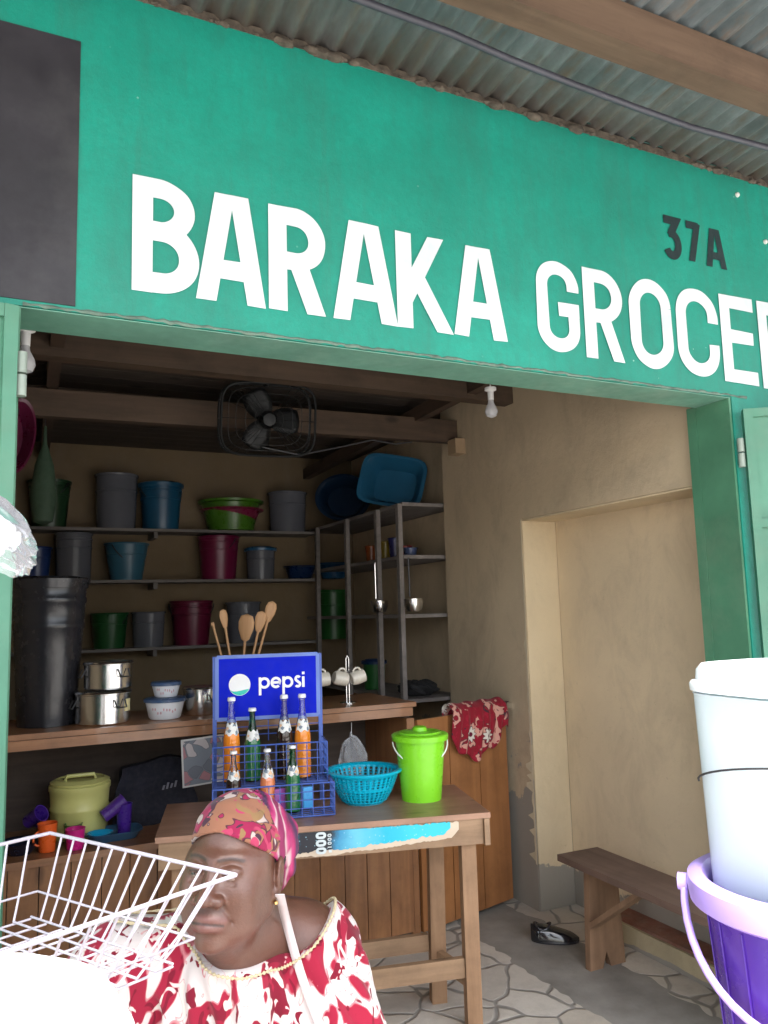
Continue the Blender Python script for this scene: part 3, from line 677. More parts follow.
# shelving
SX = 2.47; SBY = 6.4
un = thing('back_shelves', 'three long grey board shelves across the back wall', 'shelf')
SZ = [2.38, 1.98, 1.46]
for z in SZ:
    bm = bmesh.new(); bx(bm, -.55, SX-.01, SBY, YB-.004, z-.022, z); obj('shelf_board', bm, SHELF, un, bevel=.002)
for x in (-.4, 1.1):
    for z in SZ:
        bm = bmesh.new(); bx(bm, x, x+.03, SBY+.02, YB-.004, z-.07, z-.023); obj('bracket', bm, SHELF, un)
us = thing('side_shelves', 'grey wooden shelf frame with thin posts on the right side wall', 'shelf')
SHELFY = wood('grey_side_board', (.17, .15, .14), (.28, .25, .235), 1, .7, knots=False)
SZ2 = [2.42, 2.06, 1.66, 1.10]
for z in SZ2:
    bm = bmesh.new(); bx(bm, SX, 2.926, 4.80, YB-.004, z-.024, z); obj('shelf_board', bm, SHELFY, us, bevel=.002)
for u in (428, 379, 348, 318):
    y = max(4.82, min(6.6, at(u, 600, 0, SX-.02).y))
    bm = bmesh.new(); bx(bm, SX-.034, SX-.002, y-.02, y+.02, .0, 2.41); obj('post', bm, SHELFY, us, bevel=.003)
bm = bmesh.new(); bx(bm, 2.89, 2.925, 4.795-.02, 4.797, .0, 2.41) if False else bx(bm, 2.88, 2.925, 4.78, 4.798, 0, 2.41); obj('post', bm, SHELFY, us, bevel=.003)

# ================================================================== VESSELS
def bucket(name, label, cat, loc, rt, rb, h, mat, lid=None, handle=None, ribs=1, rz=0, group=None, tilt=None, knob=False, hang=.0, sq=0, ax=1, n=40):
    t = thing(name, label, cat, loc, rz, group)
    if tilt: t.rotation_euler = tilt
    th = .003+.01*rt; pr = [(0, .004), (rb*.9, .004), (rb*.93, 0), (rb, .0), (rb, .02*h)]
    z = lambda f: rb+(rt-rb)*f
    pr += [(z(.05), .05*h), (z(.5), .5*h)]
    if ribs: pr += [(z(.66), .66*h), (z(.67)+.004, .67*h), (z(.70)+.004, .70*h), (z(.71), .71*h)]
    if ribs > 1: pr += [(z(.84), .84*h), (z(.85)+.005, .85*h), (z(.88)+.005, .88*h), (z(.89), .89*h)]
    pr += [(z(.95), .95*h), (rt+.006, .952*h), (rt+.009, h-.004), (rt+.006, h), (rt-th, h), (z(.9)-th, .9*h), (rb-th, .012*h+.004), (0, .012*h+.004)]
    body = lathe('body', pr, mat, t, n=n, sq=sq, ax=ax)
    if lid is not None:
        lm = lid if not isinstance(lid, bool) else mat
        pr = [(rt-.006, h-.012), (rt+.014, h-.012), (rt+.016, h+.010), (rt+.008, h+.016), (rt*.86, h+.016), (rt*.82, h+.024), (rt*.3, h+.028), (0, h+.028)]
        if knob: pr = pr[:-2]+[(rt*.3, h+.027), (rt*.28, h+.042), (rt*.2, h+.046), (0, h+.046)]
        lathe('lid', pr, lm, t, n=n, sq=sq, ax=ax)
    if handle is not None:
        a0 = hang; zt = h*.93; pts = []
        for i in range(17):
            a = PI*i/16; pts.append(((rt+.012)*math.cos(a)*ax, -(rt+.014)*math.sin(a)*math.cos(a0), zt-(rt*1.0)*math.sin(a)*math.sin(a0)))
        bm = bmesh.new(); tube(bm, pts, .0032 if rt < .14 else .005, 7)
        obj('handle', bm, handle, t, smooth=True)
    return t
P = {}
def pc(k, c, r=.3):
    if k not in P: P[k] = plastic(k+'_plastic', c if k in ('lime', 'turquoise', 'orange', 'magenta', 'olive_yellow', 'cyan') else tuple(q*.62 for q in c), r)
    return P[k]
CLEAR = glassy('smoky_clear_plastic', (.22, .23, .27), .14, 1.3, .5)
# green lidded bucket on the display table
p = at(425, 800, 2, TZ)
bucket('lidded_bucket', 'bright lime green lidded bucket with white bail handle on the table', 'bucket', (p.x, p.y+.03, TZ), .112, .088, .27, pc('lime', (.22, .66, .02)), lid=True, handle=WHITE, ribs=0, rz=R_(-20), hang=R_(52), knob=True)

# colander
def colander(loc, R0, Rb, H, mat):
    t = thing('colander', 'turquoise plastic basket with square holes beside the lime bucket', 'basket', loc)
    bm = bmesh.new(); N = 72; Z = [0, .012, .028, .040, .052, .064, .076, .088, .100, .112, .126, .140]; Z = [z*H/.14 for z in Z]
    rad = lambda z: Rb+(R0-Rb)*(z/H)**.62
    g = [[bm.verts.new((rad(z)*math.cos(2*PI*i/N), rad(z)*math.sin(2*PI*i/N), z)) for i in range(N)] for z in Z]
    for j in range(len(Z)-1):
        for i in range(N):
            if i % 2 == 0 and 1 <= j <= 9 and j % 1 == 0 and not (j in (5,)):
                # hole: keep only thin borders
                continue
            k = (i+1) % N; bm.faces.new((g[j][i], g[j][k], g[j+1][k], g[j+1][i]))
    # thin rings between hole rows
    bm.faces.new([g[0][i] for i in range(N)][::-1])
    body = obj('basket_wall', bm, mat, t, smooth=True); md = body.modifiers.new('t', 'SOLIDIFY'); md.thickness = .003
    bm = bmesh.new()
    for j in range(1, 11): tube(bm, [(rad(Z[j])*math.cos(a), rad(Z[j])*math.sin(a), Z[j]) for a in [2*PI*i/N for i in range(N)]], .0022, 5, closed=True)
    obj('ring', bm, mat, t, smooth=True)
    lathe('rim', [(R0-.004, H), (R0+.012, H-.006), (R0+.016, H), (R0+.012, H+.006), (R0-.004, H+.006), (R0-.006, H+.003)], mat, t, n=N, closed=True)
    lathe('foot', [(Rb*.8, -.001), (Rb+.002, -.001), (Rb+.004, .010), (Rb-.003, .012), (Rb*.8, .006)], mat, t, n=48, closed=True)
    return t
p = at(365, 803, 2, TZ); colander((p.x+.01, p.y+.03, TZ+.001), .158, .085, .135, pc('turquoise', (.0, .42, .60)))

# ---- drinks rack
BLUEW = paint('blue_enamel', (.05, .11, .42), .4, .15, 10, dirt=(.05, .06, .15), dirt_amt=.3)
rk = thing('drinks_rack', 'blue wire bottle rack with a pepsi header board on the table', 'rack', (.885, 3.63, TZ+.001), R_(-14))
RW, RD, RH = .49, .33, .65
for x in (.008, RW-.008):
    bm = bmesh.new(); bx(bm, x-.009, x+.009, -.009, .009, 0, RH); obj('upright', bm, BLUEW, rk, bevel=.002)
def tier(nm, y0, y1, z0, z1, x0, x1, nr, nc):
    L = []
    for k in range(nr+1):
        z = z0+(z1-z0)*k/nr; rr = .0034 if k in (0, nr) else .0021
        L.append(([(x0, y1, z), (x0, y0, z), (x1, y0, z), (x1, y1, z)], rr))
    for k in range(nc+1):
        x = x0+(x1-x0)*k/nc; L.append(([(x, y0, z1), (x, y0, z0), (x, y1, z0)], .0021))
    for k in range(1, 5):
        y = y0+(y1-y0)*k/5
        for x in (x0, x1): L.append(([(x, y, z0), (x, y, z1)], .0021))
        L.append(([(x0, y, z0), (x1, y, z0)], .0019))
    wires(nm, L, .002, BLUEW, rk, 6)
tier('wire_tier', -.165, -.012, .11, .275, 0, RW, 5, 11)
tier('wire_tier', -RD, -.17, .006, .135, -.0, RW+.005, 4, 11)
wires('wire_tier', [[(x, -.004, .27), (x, -.004, RH-.27)] for x in (RW*.5, )]+[[(0, -.006, z), (RW, -.006, z)] for z in (.30, .335, .37)], .0022, BLUEW, rk)
bm = bmesh.new(); bx(bm, .02, RW-.02, -.012, .004, RH-.275, RH-.005)
hb = obj('header_board', bm, plastic('pepsi_blue', (.0, .010, .50), .6, spec=.15), rk, bevel=.002)
L = [(.018, RH-.277, .018, RH-.003), (RW-.018, RH-.277, RW-.018, RH-.003), (.018, RH-.003, RW-.018, RH-.003), (.018, RH-.277, RW-.018, RH-.277)]
bm = bmesh.new()
for a, b, c, d in L: bar(bm, (a, -.009, b), (c, -.009, d), .016, .008, up=(0, 1, .01))
obj('board_frame', bm, paint('pale_blue_frame', (.12, .20, .55), .4), hb)
# roundel and word
cx, cz_, rr = .118, RH-.128, .048
lathe('roundel', [(0, 0), (rr, 0), (rr, .0015), (0, .0015)], WHITE, hb, n=40, loc=(cx, -.0128, cz_), rot=(PI/2, 0, 0))
bm = bmesh.new()   # the pale green lower wave of the roundel
n = 20; top = [(cx-rr*.9+1.85*rr*i/n, ) for i in range(n+1)]
A = []; B = []
for i in range(n+1):
    a = R_(205+130*i/n); xo, zo = rr*.97*math.cos(a), rr*.97*math.sin(a)
    u = i/n; zi = zo+(.0+.62*rr*math.sin(PI*u)*(.35+.65*u)) ; A.append((cx+xo, cz_+zo)); B.append((cx+xo*.985, cz_+min(zi, -.12*rr+.3*rr*u)))
for i in range(n):
    bm.faces.new([bm.verts.new((x, -.0148, z)) for x, z in (A[i], A[i+1], B[i+1], B[i])])
obj('roundel_wave', bm, plastic('mint_print', (.02, .50, .42)), hb)
bm = bmesh.new()
for ch, x, w in (('p', .203, .74), ('e', .256, .72), ('p', .309, .74), ('s', .362, .52), ('i', .398, .2)):
    letter(bm, ch, w, .17, lambda gx, gy, o, x=x: (x+gx*.068, -.0125-o, RH-.150+gy*.068), lo=-.5, hi=1.2)
obj('pepsi_lettering', bm, WHITE, hb, label='white rounded lettering pepsi')

# bottles
def bottle(loc, h, r, liquid, label, glass, lab, group, cap=WHITE, waist=False, text=None):
    t = thing('soda_bottle', label, 'bottle', loc, 0, group)
    nr = r*.36; T = .0022
    o_ = [(0, 0), (r*.9, 0), (r, .006), (r, h*.12)]
    if waist: o_ += [(r*.86, h*.26), (r*1.0, h*.42), (r*.98, h*.52)]
    else: o_ += [(r, h*.45)]
    o_ += [(r*.97, h*.52), (r*.75, h*.63), (nr*1.25, h*.76), (nr, h*.86), (nr, h*.93), (nr*1.12, h*.935), (nr*1.12, h*.955), (nr*.95, h*.96), (nr*.95, h*.985)]
    lathe('glass', o_+[(nr*.7, h*.985), (nr*.7, h*.8)]+[(max(.001, q-T), z+T) for q, z in o_[-7:1:-1]]+[(0, T)], glass, t, n=28)
    fill = h*.72
    lp = [(0, .004)]+[(q+.0004, max(.004, z)) for q, z in o_[1:] if z <= fill]
    lp += [(0, lp[-1][1])]
    lathe('drink', lp, liquid, t, n=28)
    lathe('cap', [(0, h*1.0), (nr*1.15, h*.998), (nr*1.35, h*.985), (nr*1.4, h*.955), (nr*1.2, h*.952)], cap, t, n=20)
    if lab:
        z0, z1 = (h*.56, h*.69) if not text else (h*.2, h*.34)
        rad = lambda z: np.interp(z, [q[1] for q in o_], [q[0] for q in o_])+.0006
        bm = bmesh.new(); a0, a1 = R_(-165), R_(-25); prev = None
        for i in range(15):
            a = a0+(a1-a0)*i/14; sh = .18*math.sin(i*1.1)*(z1-z0)
            c = [bm.verts.new((rad(z)*math.cos(a), rad(z)*math.sin(a), z)) for z in (z0+sh*.6, (z0+z1)/2+sh, z1+sh*.6)]
            if prev:
                for k in (0, 1): bm.faces.new((prev[k], c[k], c[k+1], prev[k+1]))
            prev = c
        lo_ = obj('label', bm, lab, t, smooth=True)
    return t
def liquid(name, c, r=.08): return paint(name, c, r, .06, 3, bmp=0, coat=.6)
LABW = mat_print('white_bottle_label', (.75, .75, .72), [(.5, .5, .5), (.2, .25, .3), (.8, .5, .3)], 70, .35, petals=False)
ORG = liquid('orange_soda', (.80, .24, .02)); PNK = liquid('pink_orange_soda', (.72, .22, .09)); COLA = liquid('cola', (.02, .008, .006)); GRN = liquid('green_glass_soda', (.015, .14, .05))
GCL = glassy('clear_bottle_glass', (.95, .95, .92), .02); GGR = glassy('green_bottle_glass', (.10, .42, .18), .03)
GCL2 = glassy('cola_bottle_glass', (.8, .75, .7), .02)
BP = lambda x, y, z: rotz((x, y, 0), R_(-14))+Vector((.885, 3.63, TZ+.002+z))
rkinv = lambda u, yl: u
def rack_x(u, yl, z):
    """x along the rack for a pixel column"""
    best = min(((abs((384+FPX*((M[0] @ (np.array(BP(x/200, yl, z))-EYE))/(M[2] @ (np.array(BP(x/200, yl, z))-EYE))))-u), x/200) for x in range(0, 96)))
    return best[1]
gb = 'tall soda bottles in the upper tier of the drinks rack'; gf = 'small soda bottles in the lower tier of the drinks rack'
for u, liq, gl_, lab, cap, txt in ((231, ORG, GCL, LABW, WHITE, 'tall orange soda bottle, leftmost in the upper rack tier'),
                              (252, GRN, GGR, LABW, WHITE, 'tall green soda bottle in the upper rack tier'),
                              (284, COLA, GCL2, LABW, WHITE, 'tall dark cola bottle with white label in the upper rack tier'),
                              (302, ORG, GCL, LABW, WHITE, 'tall orange soda bottle, rightmost in the upper rack tier')):
    yl = -.09; h = .36 if 'green' not in txt else .31
    p = BP(rack_x(u, yl, .3), yl, .116); bottle(p, h, .036, liq, txt, gl_, lab, gb, cap)
for u, liq, gl_, lab, cap, txt in ((234, COLA, GCL2, LABW, WHITE, 'small dark cola bottle in the lower rack tier'),
                              (267, PNK, GCL, LABW, WHITE, 'small waisted orange bottle in the lower rack tier'),
                              (293, GRN, GGR, LABW, WHITE, 'small green bottle in the lower rack tier')):
    yl = -.25; p = BP(rack_x(u, yl, .15), yl, .010); bottle(p, .262 if 'green' not in txt else .27, .031, liq, txt, gl_, lab, gf, cap, waist='waisted' in txt)
# small coloured packs in the lower tier
for u, c, lb in ((308, (.05, .35, .75), 'bright blue small pack standing in the lower rack tier'), (279, (.45, .12, .5), 'purple small pack standing in the lower rack tier')):
    p = BP(rack_x(u, -.215, .05), -.205, .012); box('small_pack', (-.022, .022, -.012, .012, 0, .085), plastic('pack_%d' % u, c), None, bevel=.006, loc=p).update_tag()
    tag(bpy.context.scene.objects[-1] if False else COL.objects[-1], lb, 'pack')

# cloth over the gate
def cloth():
    bm = bmesh.new(); nu, nv = 46, 40; rnd = random.Random(4); g = []
    for i in range(nu+1):
        u = i/nu; row = []; x = gl*.33+u*gl*.60
        hem = .16+.17*math.sin(PI*min(1, max(0, (u*1.05)))**.9)*(1 if u < .85 else 1)+.025*math.sin(u*19)+.02*math.sin(u*7+1)
        for j in range(nv+1):
            v = j/nv; s = -.10+v*(hem+.10)   # arc length, negative behind the gate
            fold = .014*math.sin(u*16+1.5*v)+.010*math.sin(u*33+2+v*3)
            if s < -.02: y = .05+.004*fold; z = 1.15+s+.0
            elif s < .035: a = (s+.02)/.055; y = .05-.082*a; z = 1.135+.022*math.sin(PI*a)*1.0+.006
            else: y = -.034-abs(fold)*min(1, (s-.03)*12)-.012*math.sin(PI*v); z = 1.135-(s-.035)
            xx = x+(.04*(v-.3)*(1-2*u))*-.6
            row.append(bm.verts.new((xx, y, z+.004*math.sin(u*21))))
        g.append(row)
    for i in range(nu):
        for j in range(nv): bm.faces.new((g[i][j], g[i+1][j], g[i+1][j+1], g[i][j+1]))
    return bm
o = obj('cloth', cloth(), mat_blotch('red_floral_print', (.24, .010, .022), [((.58, .30, .24), .56, 1.0, .02), ((.30, .012, .03), .60, 1.7, .0)], 13, daisies=(6.5, .22, (.62, .58, .52), (.12, .01, .03))), None, loc=g0, rot=(0, 0, ga), smooth=True)
md = o.modifiers.new('t', 'SOLIDIFY'); md.thickness = .003
tag(o, 'red and pink floral cloth draped over the counter gate', 'cloth')

# ---- things on the counter
def onc(u, v=None, dy=.25, z=CT): p = at(u, 700, 1, CY+dy); return Vector((p.x, CY+dy, z+.0015))
def wpx(px, p): return px*depth(p)/FPX
# tall black bin
p = onc(47, dy=.27); W = wpx(72, p)
bucket('black_bin', 'tall black plastic bin with lid on the left end of the counter', 'bin', (p.x, p.y, p.z), W/2, W/2*.76, .665, BLACKP, lid=True, handle=None, ribs=2, n=48)
def pot(u, w, h, label, z, dy=.2, lid=True, du=0):
    p = onc(u, dy=dy, z=z); r = wpx(w, p)/2
    t = thing('aluminium_pot', label, 'pot', p, 0, 'aluminium pots on the counter')
    lathe('body', [(0, .002), (r*.93, 0), (r*.98, .006), (r*.985, h*.95), (r*1.03, h*.97), (r*1.03, h), (r*.97, h), (r*.95, .008), (0, .006)], STEEL, t, n=44)
    if lid: lathe('lid', [(r*1.03, h+.001), (r*1.045, h+.003), (r*1.0, h+.010), (r*.6, h+.014), (0, h+.017)], STEEL, t, n=44)
    for a in (R_(-62), R_(190)):
        bm = bmesh.new(); c = Vector((math.cos(a), math.sin(a), 0)); s = Vector((-math.sin(a), math.cos(a), 0))
        tube(bm, [c*r*.98+s*k*.028+Vector((0, 0, h*.8-(.0 if abs(k) == 1 else .0)-(0.035 if abs(k) < 1 else 0)))+c*(.004 if abs(k) == 1 else .022) for k in (-1, -.9, -.4, .4, .9, 1)], .0035, 7)
        obj('handle', bm, DARKMETAL, t, smooth=True)
    return t, p, r
t, p, r = pot(103, 54, .14, 'large aluminium pot at the bottom of the stack, with a paper sticker', CT, .16)
bm = bmesh.new(); prev = None
for i in range(6):
    a = R_(-48+5*i); c = [bm.verts.new(((r*.985+.001)*math.cos(a), (r*.985+.001)*math.sin(a), z)) for z in (.055, .11)]
    if prev: bm.faces.new((prev[0], c[0], c[1], prev[1]))
    prev = c
obj('sticker', bm, paint('pot_sticker', (.75, .66, .35), .6, .3, 30), t)
pot(108, 47, .115, 'smaller lidded aluminium pot on top of the stack', CT+.1585, .16)
pot(201, 36, .125, 'aluminium pot on the counter beside the blue rack', CT, .20)
# white food boxes with blue lids
BL = pc('slate_blue', (.09, .16, .32))
WB = plastic('white_tub', (.72, .74, .78), .4)
def tub(u, w, h, z, label):
    p = onc(u, dy=.14, z=z); r = wpx(w, p)/2
    t = thing('food_tub', label, 'tub', p, 0, 'white food tubs on the counter')
    lathe('body', [(0, 0), (r*.72, 0), (r*.80, .008), (r*.97, h*.9), (r, h), (r*.95, h), (0, h*.98)], WB, t, n=40)
    lathe('lid', [(r*.9, h+.001), (r*1.06, h-.004), (r*1.07, h+.008), (r*.98, h+.014), (0, h+.015)], BL, t, n=40)
    bm = bmesh.new(); rnd = random.Random(2)
    for k in range(9):
        a = R_(-140+k*9); z0 = h*.5+rnd.uniform(-.01, .01); rr = r*(.80+.17*.5)+.002
        lathe_r = .006
        vs = [bm.verts.new(((rr+.002)*math.cos(a+.05*math.cos(q)), (rr+.002)*math.sin(a+.05*math.cos(q)), z0+.007*math.sin(q))) for q in [2*PI*m_/7 for m_ in range(7)]]
        bm.faces.new(vs)
    obj('printed_flowers', bm, paint('rose_print', (.55, .35, .38), .6), t)
tub(165, 39, .085, CT, 'wider white tub with blue lid, lower of the two')
tub(166, 28, .058, CT+.1025, 'smaller white tub with blue lid on the wider tub')
# wooden spoons in a jar behind the header board
p = onc(240, dy=.30); SPW = wood('spoon_wood', (.42, .22, .10), (.58, .34, .17), 2, .6, knots=False)
j = bucket('utensil_jar', 'dark jar holding wooden spoons behind the blue rack', 'jar', p, .055, .05, .15, CLEAR, ribs=0)
for i, (u1, v1, hw, hl, ang) in enumerate(((213, 625, .010, .02, 0), (224, 619, .024, .07, 0), (246, 628, .044, .10, 0), (260, 622, .030, .08, 0), (270, 612, .030, .08, 0))):
    q = at(u1, v1, 1, p.y-.02); b0 = Vector((p.x+(i-2)*.014, p.y, p.z+.02+.0)); d = (q-b0); L_ = d.length; d.normalize()
    t = thing('wooden_spoon', ['thin wooden stick leaning far left in the utensil jar', 'narrow wooden spoon second from left in the utensil jar', 'broad flat wooden spatula in the middle of the utensil jar', 'wooden ladle right of the spatula in the utensil jar', 'tallest wooden spoon at the right of the utensil jar'][i], 'spoon', b0, 0, 'wooden spoons in the jar')
    t.rotation_mode = 'QUATERNION'; t.rotation_quaternion = d.to_track_quat('Z', 'Y')
    bm = bmesh.new(); tube(bm, [(0, 0, 0), (0, 0, L_-.0)], .0065, 8); obj('shaft', bm, SPW, t, smooth=True)
    lathe('spoon_head', [(0, L_-hl*.75), (hw*.5, L_-hl*.6), (hw*.95, L_-hl*.05), (hw, L_+hl*.3), (hw*.75, L_+hl*.62), (0, L_+hl*.75)], SPW, t, n=20, ax=.28)
# mug trees
MUG = paint('cream_china', (.66, .61, .52), .25, .06, 20, coat=.4)
def mugtree(u, mugs, lb):
    p = onc(u, dy=.16)
    t = thing('mug_tree', lb, 'mug rack', p, 0, 'chrome mug trees on the counter')
    lathe('base', [(0, 0), (.045, 0), (.045, .004), (.01, .008), (0, .008)], STEEL, t, n=28)
    bm = bmesh.new(); tube(bm, [(-.008, 0, .006), (-.008, 0, .235), (0, 0, .25), (.008, 0, .235), (.008, 0, .006)], .003, 7)
    obj('stem', bm, STEEL, t, smooth=True)
    for sx in (-1, 1):
        bm = bmesh.new(); tube(bm, [(0, 0, .165), (sx*.03, -.01, .172), (sx*.05, -.012, .19)], .0025, 6); obj('hook', bm, STEEL, t, smooth=True)
    for k, (dx, lb2, tl) in enumerate(mugs):
        m = thing('mug', lb2, 'mug', p+Vector((dx, -.03, .135)), R_(0), 'mugs hanging from the chrome trees'); m.rotation_euler = (R_(15), R_(tl), R_(0))
        r, h = .036, .075
        # mug lies on its side hanging by its handle (axis along x)
        q = lathe('body', [(0, 0), (r*.8, 0), (r*.95, .006), (r*1.06, h*.45), (r, h), (r*.92, h), (r*.95, h*.45), (r*.8, .009), (0, .008)], MUG, m, n=32, rot=(0, R_(90), 0), loc=(-h/2, 0, 0))
        bm = bmesh.new(); tube(bm, [((.022)*math.cos(a), 0, r*.85+.024*math.sin(a)) for a in [PI*i/10 for i in range(11)]], .0055, 8); obj('handle', bm, MUG, m, smooth=True)
mugtree(348, [(-.055, 'white mug left of the chrome tree stem', 12), (.045, 'speckled white mug right of the chrome tree stem', -14)], 'chrome mug tree at the right end of the counter')
mugtree(312, [(.045, 'white mug half hidden behind the pepsi board', -5)], 'chrome mug tree rising behind the pepsi board')

# ---- lower shelf
def onl(u, dy=.2, z=LT): p = at(u, 840, 1, CY+dy); return Vector((p.x, CY+dy, z+.0015))
p = onl(79, .30); W = wpx(57, p)/2
YG = pc('olive_yellow', (.60, .58, .20), .4)
t = thing('cooler_tub', 'yellow green plastic tub with carrying lid on the lower shelf', 'tub', p)
lathe('body', [(0, 0), (W*.88, 0), (W*.93, .01), (W*.96, .12), (W*.985, .125), (W*.985, .135), (W*.96, .14), (W, .21), (W*1.03, .215), (W*1.03, .235), (W*.97, .24), (0, .24)], YG, t, n=44)
lathe('lid', [(W*.98, .241), (W*1.0, .25), (W*.8, .262), (W*.75, .255), (0, .255)], YG, t, n=44)
bm = bmesh.new(); tube(bm, [(-W*.5, -.02, .256), (-W*.45, -.02, .276), (W*.45, -.02, .276), (W*.5, -.02, .256)], .009, 8); obj('handle', bm, YG, t, smooth=True)
MUGC = dict(purple=(.10, .03, .42), orange=(.78, .12, .02), magenta=(.60, .015, .22), green=(.10, .25, .05), purple2=(.13, .04, .38))
def cup(u, v, cname, lb, rot=(0, 0, 0), dy=.1, r=.036, h=.095, z=LT, handle=True):
    p = at(u, v, 1, CY+dy); z0 = z+.0015
    lie = abs(rot[0])+abs(rot[1]) > .3
    t = thing('plastic_cup', lb, 'cup', (p.x, p.y, z0+(0 if not lie else p.z-z0)), 0, 'coloured plastic cups on the lower shelf'); t.rotation_euler = rot
    m = pc(cname, MUGC[cname], .3)
    lathe('body', [(0, .003), (r*.8, 0), (r*.84, .004), (r, h*.97), (r*1.04, h), (r*.95, h), (r*.78, .008), (0, .008)], m, t, n=30)
    if handle:
        bm = bmesh.new(); tube(bm, [(r*.85+.026*math.sin(a), 0, h*.5+.03*math.cos(a)) for a in [PI*i/8 for i in range(9)]], .0045, 7); obj('handle', bm, m, t, smooth=True)
cup(47, 845, 'orange', 'orange plastic mug standing on the lower shelf', rot=(0, 0, R_(200)), dy=.09, r=.041, h=.12)
cup(28, 822, 'purple', 'purple mug tipped over at the left of the lower shelf', rot=(R_(40), R_(50), 0), dy=.2, z=LT, h=.09)
cup(75, 845, 'magenta', 'magenta pink mug in front of the yellow tub', rot=(0, 0, R_(100)), dy=.06, r=.042, h=.088)
cup(73, 835, 'green', 'dull green mug behind the pink mug', rot=(0, 0, R_(60)), dy=.165, r=.040, h=.085)
# blue tray with cups and bowl
p = onl(113, .16); TB = pc('steel_blue', (.06, .16, .30), .35)
t = thing('blue_tray', 'blue plastic tray holding purple cups on the lower shelf', 'tray', p)
lathe('body', [(0, 0), (.10, 0), (.118, .03), (.128, .034), (.124, .037), (.112, .032), (.096, .006), (0, .006)], TB, t, n=40, sq=4, ax=1.02, ay=.72)
p2 = onl(100, .13, LT+.009)
t = thing('cyan_bowl', 'small bright cyan bowl lying in the blue tray', 'bowl', p2)
lathe('body', [(0, 0), (.03, 0), (.055, .028), (.058, .03), (.053, .029), (.028, .005), (0, .005)], pc('cyan', (.0, .35, .65)), t, n=30)
cup(124, 830, 'purple', 'tall purple cup stack standing in the blue tray', dy=.16, z=LT+.008, h=.14, r=.035, handle=False)
cup(103, 817, 'purple2', 'purple cup leaning sideways in the blue tray', rot=(0, R_(58), R_(10)), dy=.15, z=LT+.02, h=.115, r=.034, handle=False)
# dark tray at far left
p = onl(20, .12); t = thing('dark_bowl', 'dark bowl at the far left of the lower shelf', 'bowl', p)
lathe('body', [(0, 0), (.05, 0), (.085, .05), (.09, .052), (.082, .05), (.047, .006), (0, .006)], pc('navy', (.015, .02, .05)), t, n=30)
# black bag with grey print
p = onl(155, .40)
bm = bmesh.new(); bx(bm, -.20, .20, -.10, .06, 0, .30)
bmesh.ops.subdivide_edges(bm, edges=bm.edges, cuts=10, use_grid_fill=True)
for v in bm.verts:
    k = v.co.z/.30; v.co.x *= 1-.18*k*k; v.co.y *= 1-.55*k; v.co.z *= 1-.25*(v.co.x/.2)**2*.5+.12*(v.co.x/.2)*.5
    v.co += Vector((math.sin(v.co.z*40+v.co.y*30), math.sin(v.co.x*30+v.co.z*20), math.sin(v.co.x*25)))*.007
t = thing('black_bag', 'black fabric bag with a faint grey printed mark on the lower shelf', 'bag', p, R_(-6))
obj('body', bm, paint('black_nylon', (.012, .012, .022), .95, .3, 10), t, smooth=True)
bm = bmesh.new()
for i in range(4): letter(bm, 'l', .5, .3, lambda x, y, o, i=i: (.02+(i*.55+x+.2*y)*.035, -.087-o, .16+y*.022*(1+.4*(i % 2))+i*.003))
o_ = obj('grey_print', bm, paint('grey_print', (.16, .16, .2), .6), t, loc=(0, -.012, 0), rot=(0, 0, 0))
# picture card hanging under the counter
a = at(183, 744, 1, CY+.03); b = at(232, 790, 1, CY+.03)
t = thing('picture_card', 'white bordered picture card hanging under the counter top', 'card', (a.x, CY+.033, b.z+.035), 0); w = b.x-a.x; h = a.z-b.z-.035
t.rotation_euler = (R_(3), R_(-3), 0)
box('board', (0, w, 0, .004, 0, h+.02), paint('card_white', (.62, .60, .58), .5), t, bevel=.001)
bm = bmesh.new(); bm.faces.new([bm.verts.new(q) for q in ((.008, -.0015, .008), (w-.008, -.0015, .008), (w-.008, -.0015, h+.012), (.008, -.0015, h+.012))])
obj('picture', bm, mat_print('card_print', (.20, .22, .25), [(.5, .45, .45), (.4, .2, .22), (.16, .17, .2)], 20, .6, petals=False), t)
# clear plastic bag hanging under the counter right part
PLB = glassy('thin_clear_bag', (.85, .87, .9), .06, 1.2, .75)
c = at(352, 760, 1, CY+.06); rnd = random.Random(9)
bm = bmesh.new(); bmesh.ops.create_icosphere(bm, subdivisions=4, radius=.09)
for v in bm.verts:
    q = v.co.copy(); k = max(0, min(1, (q.z/.09+1)/2)); v.co.x *= (1-.8*k**1.5)*1.1; v.co.y *= (1-.8*k**1.5)*.6; v.co.z = q.z*1.05+(.03*k)
    v.co += q.normalized()*(.008*math.sin(q.x*90+q.z*30)+.006*math.sin(q.y*120+q.x*60))
t = thing('clear_bag', 'clear plastic bag hanging under the counter behind the basket', 'bag', (c.x, c.y, c.z+.01))
obj('bag_film', bm, PLB, t, smooth=True)
bm = bmesh.new(); tube(bm, [(0, 0, .11), (.002, 0, CT-.087-c.z-.012)], .0015, 6); obj('string', bm, WHITE, t)

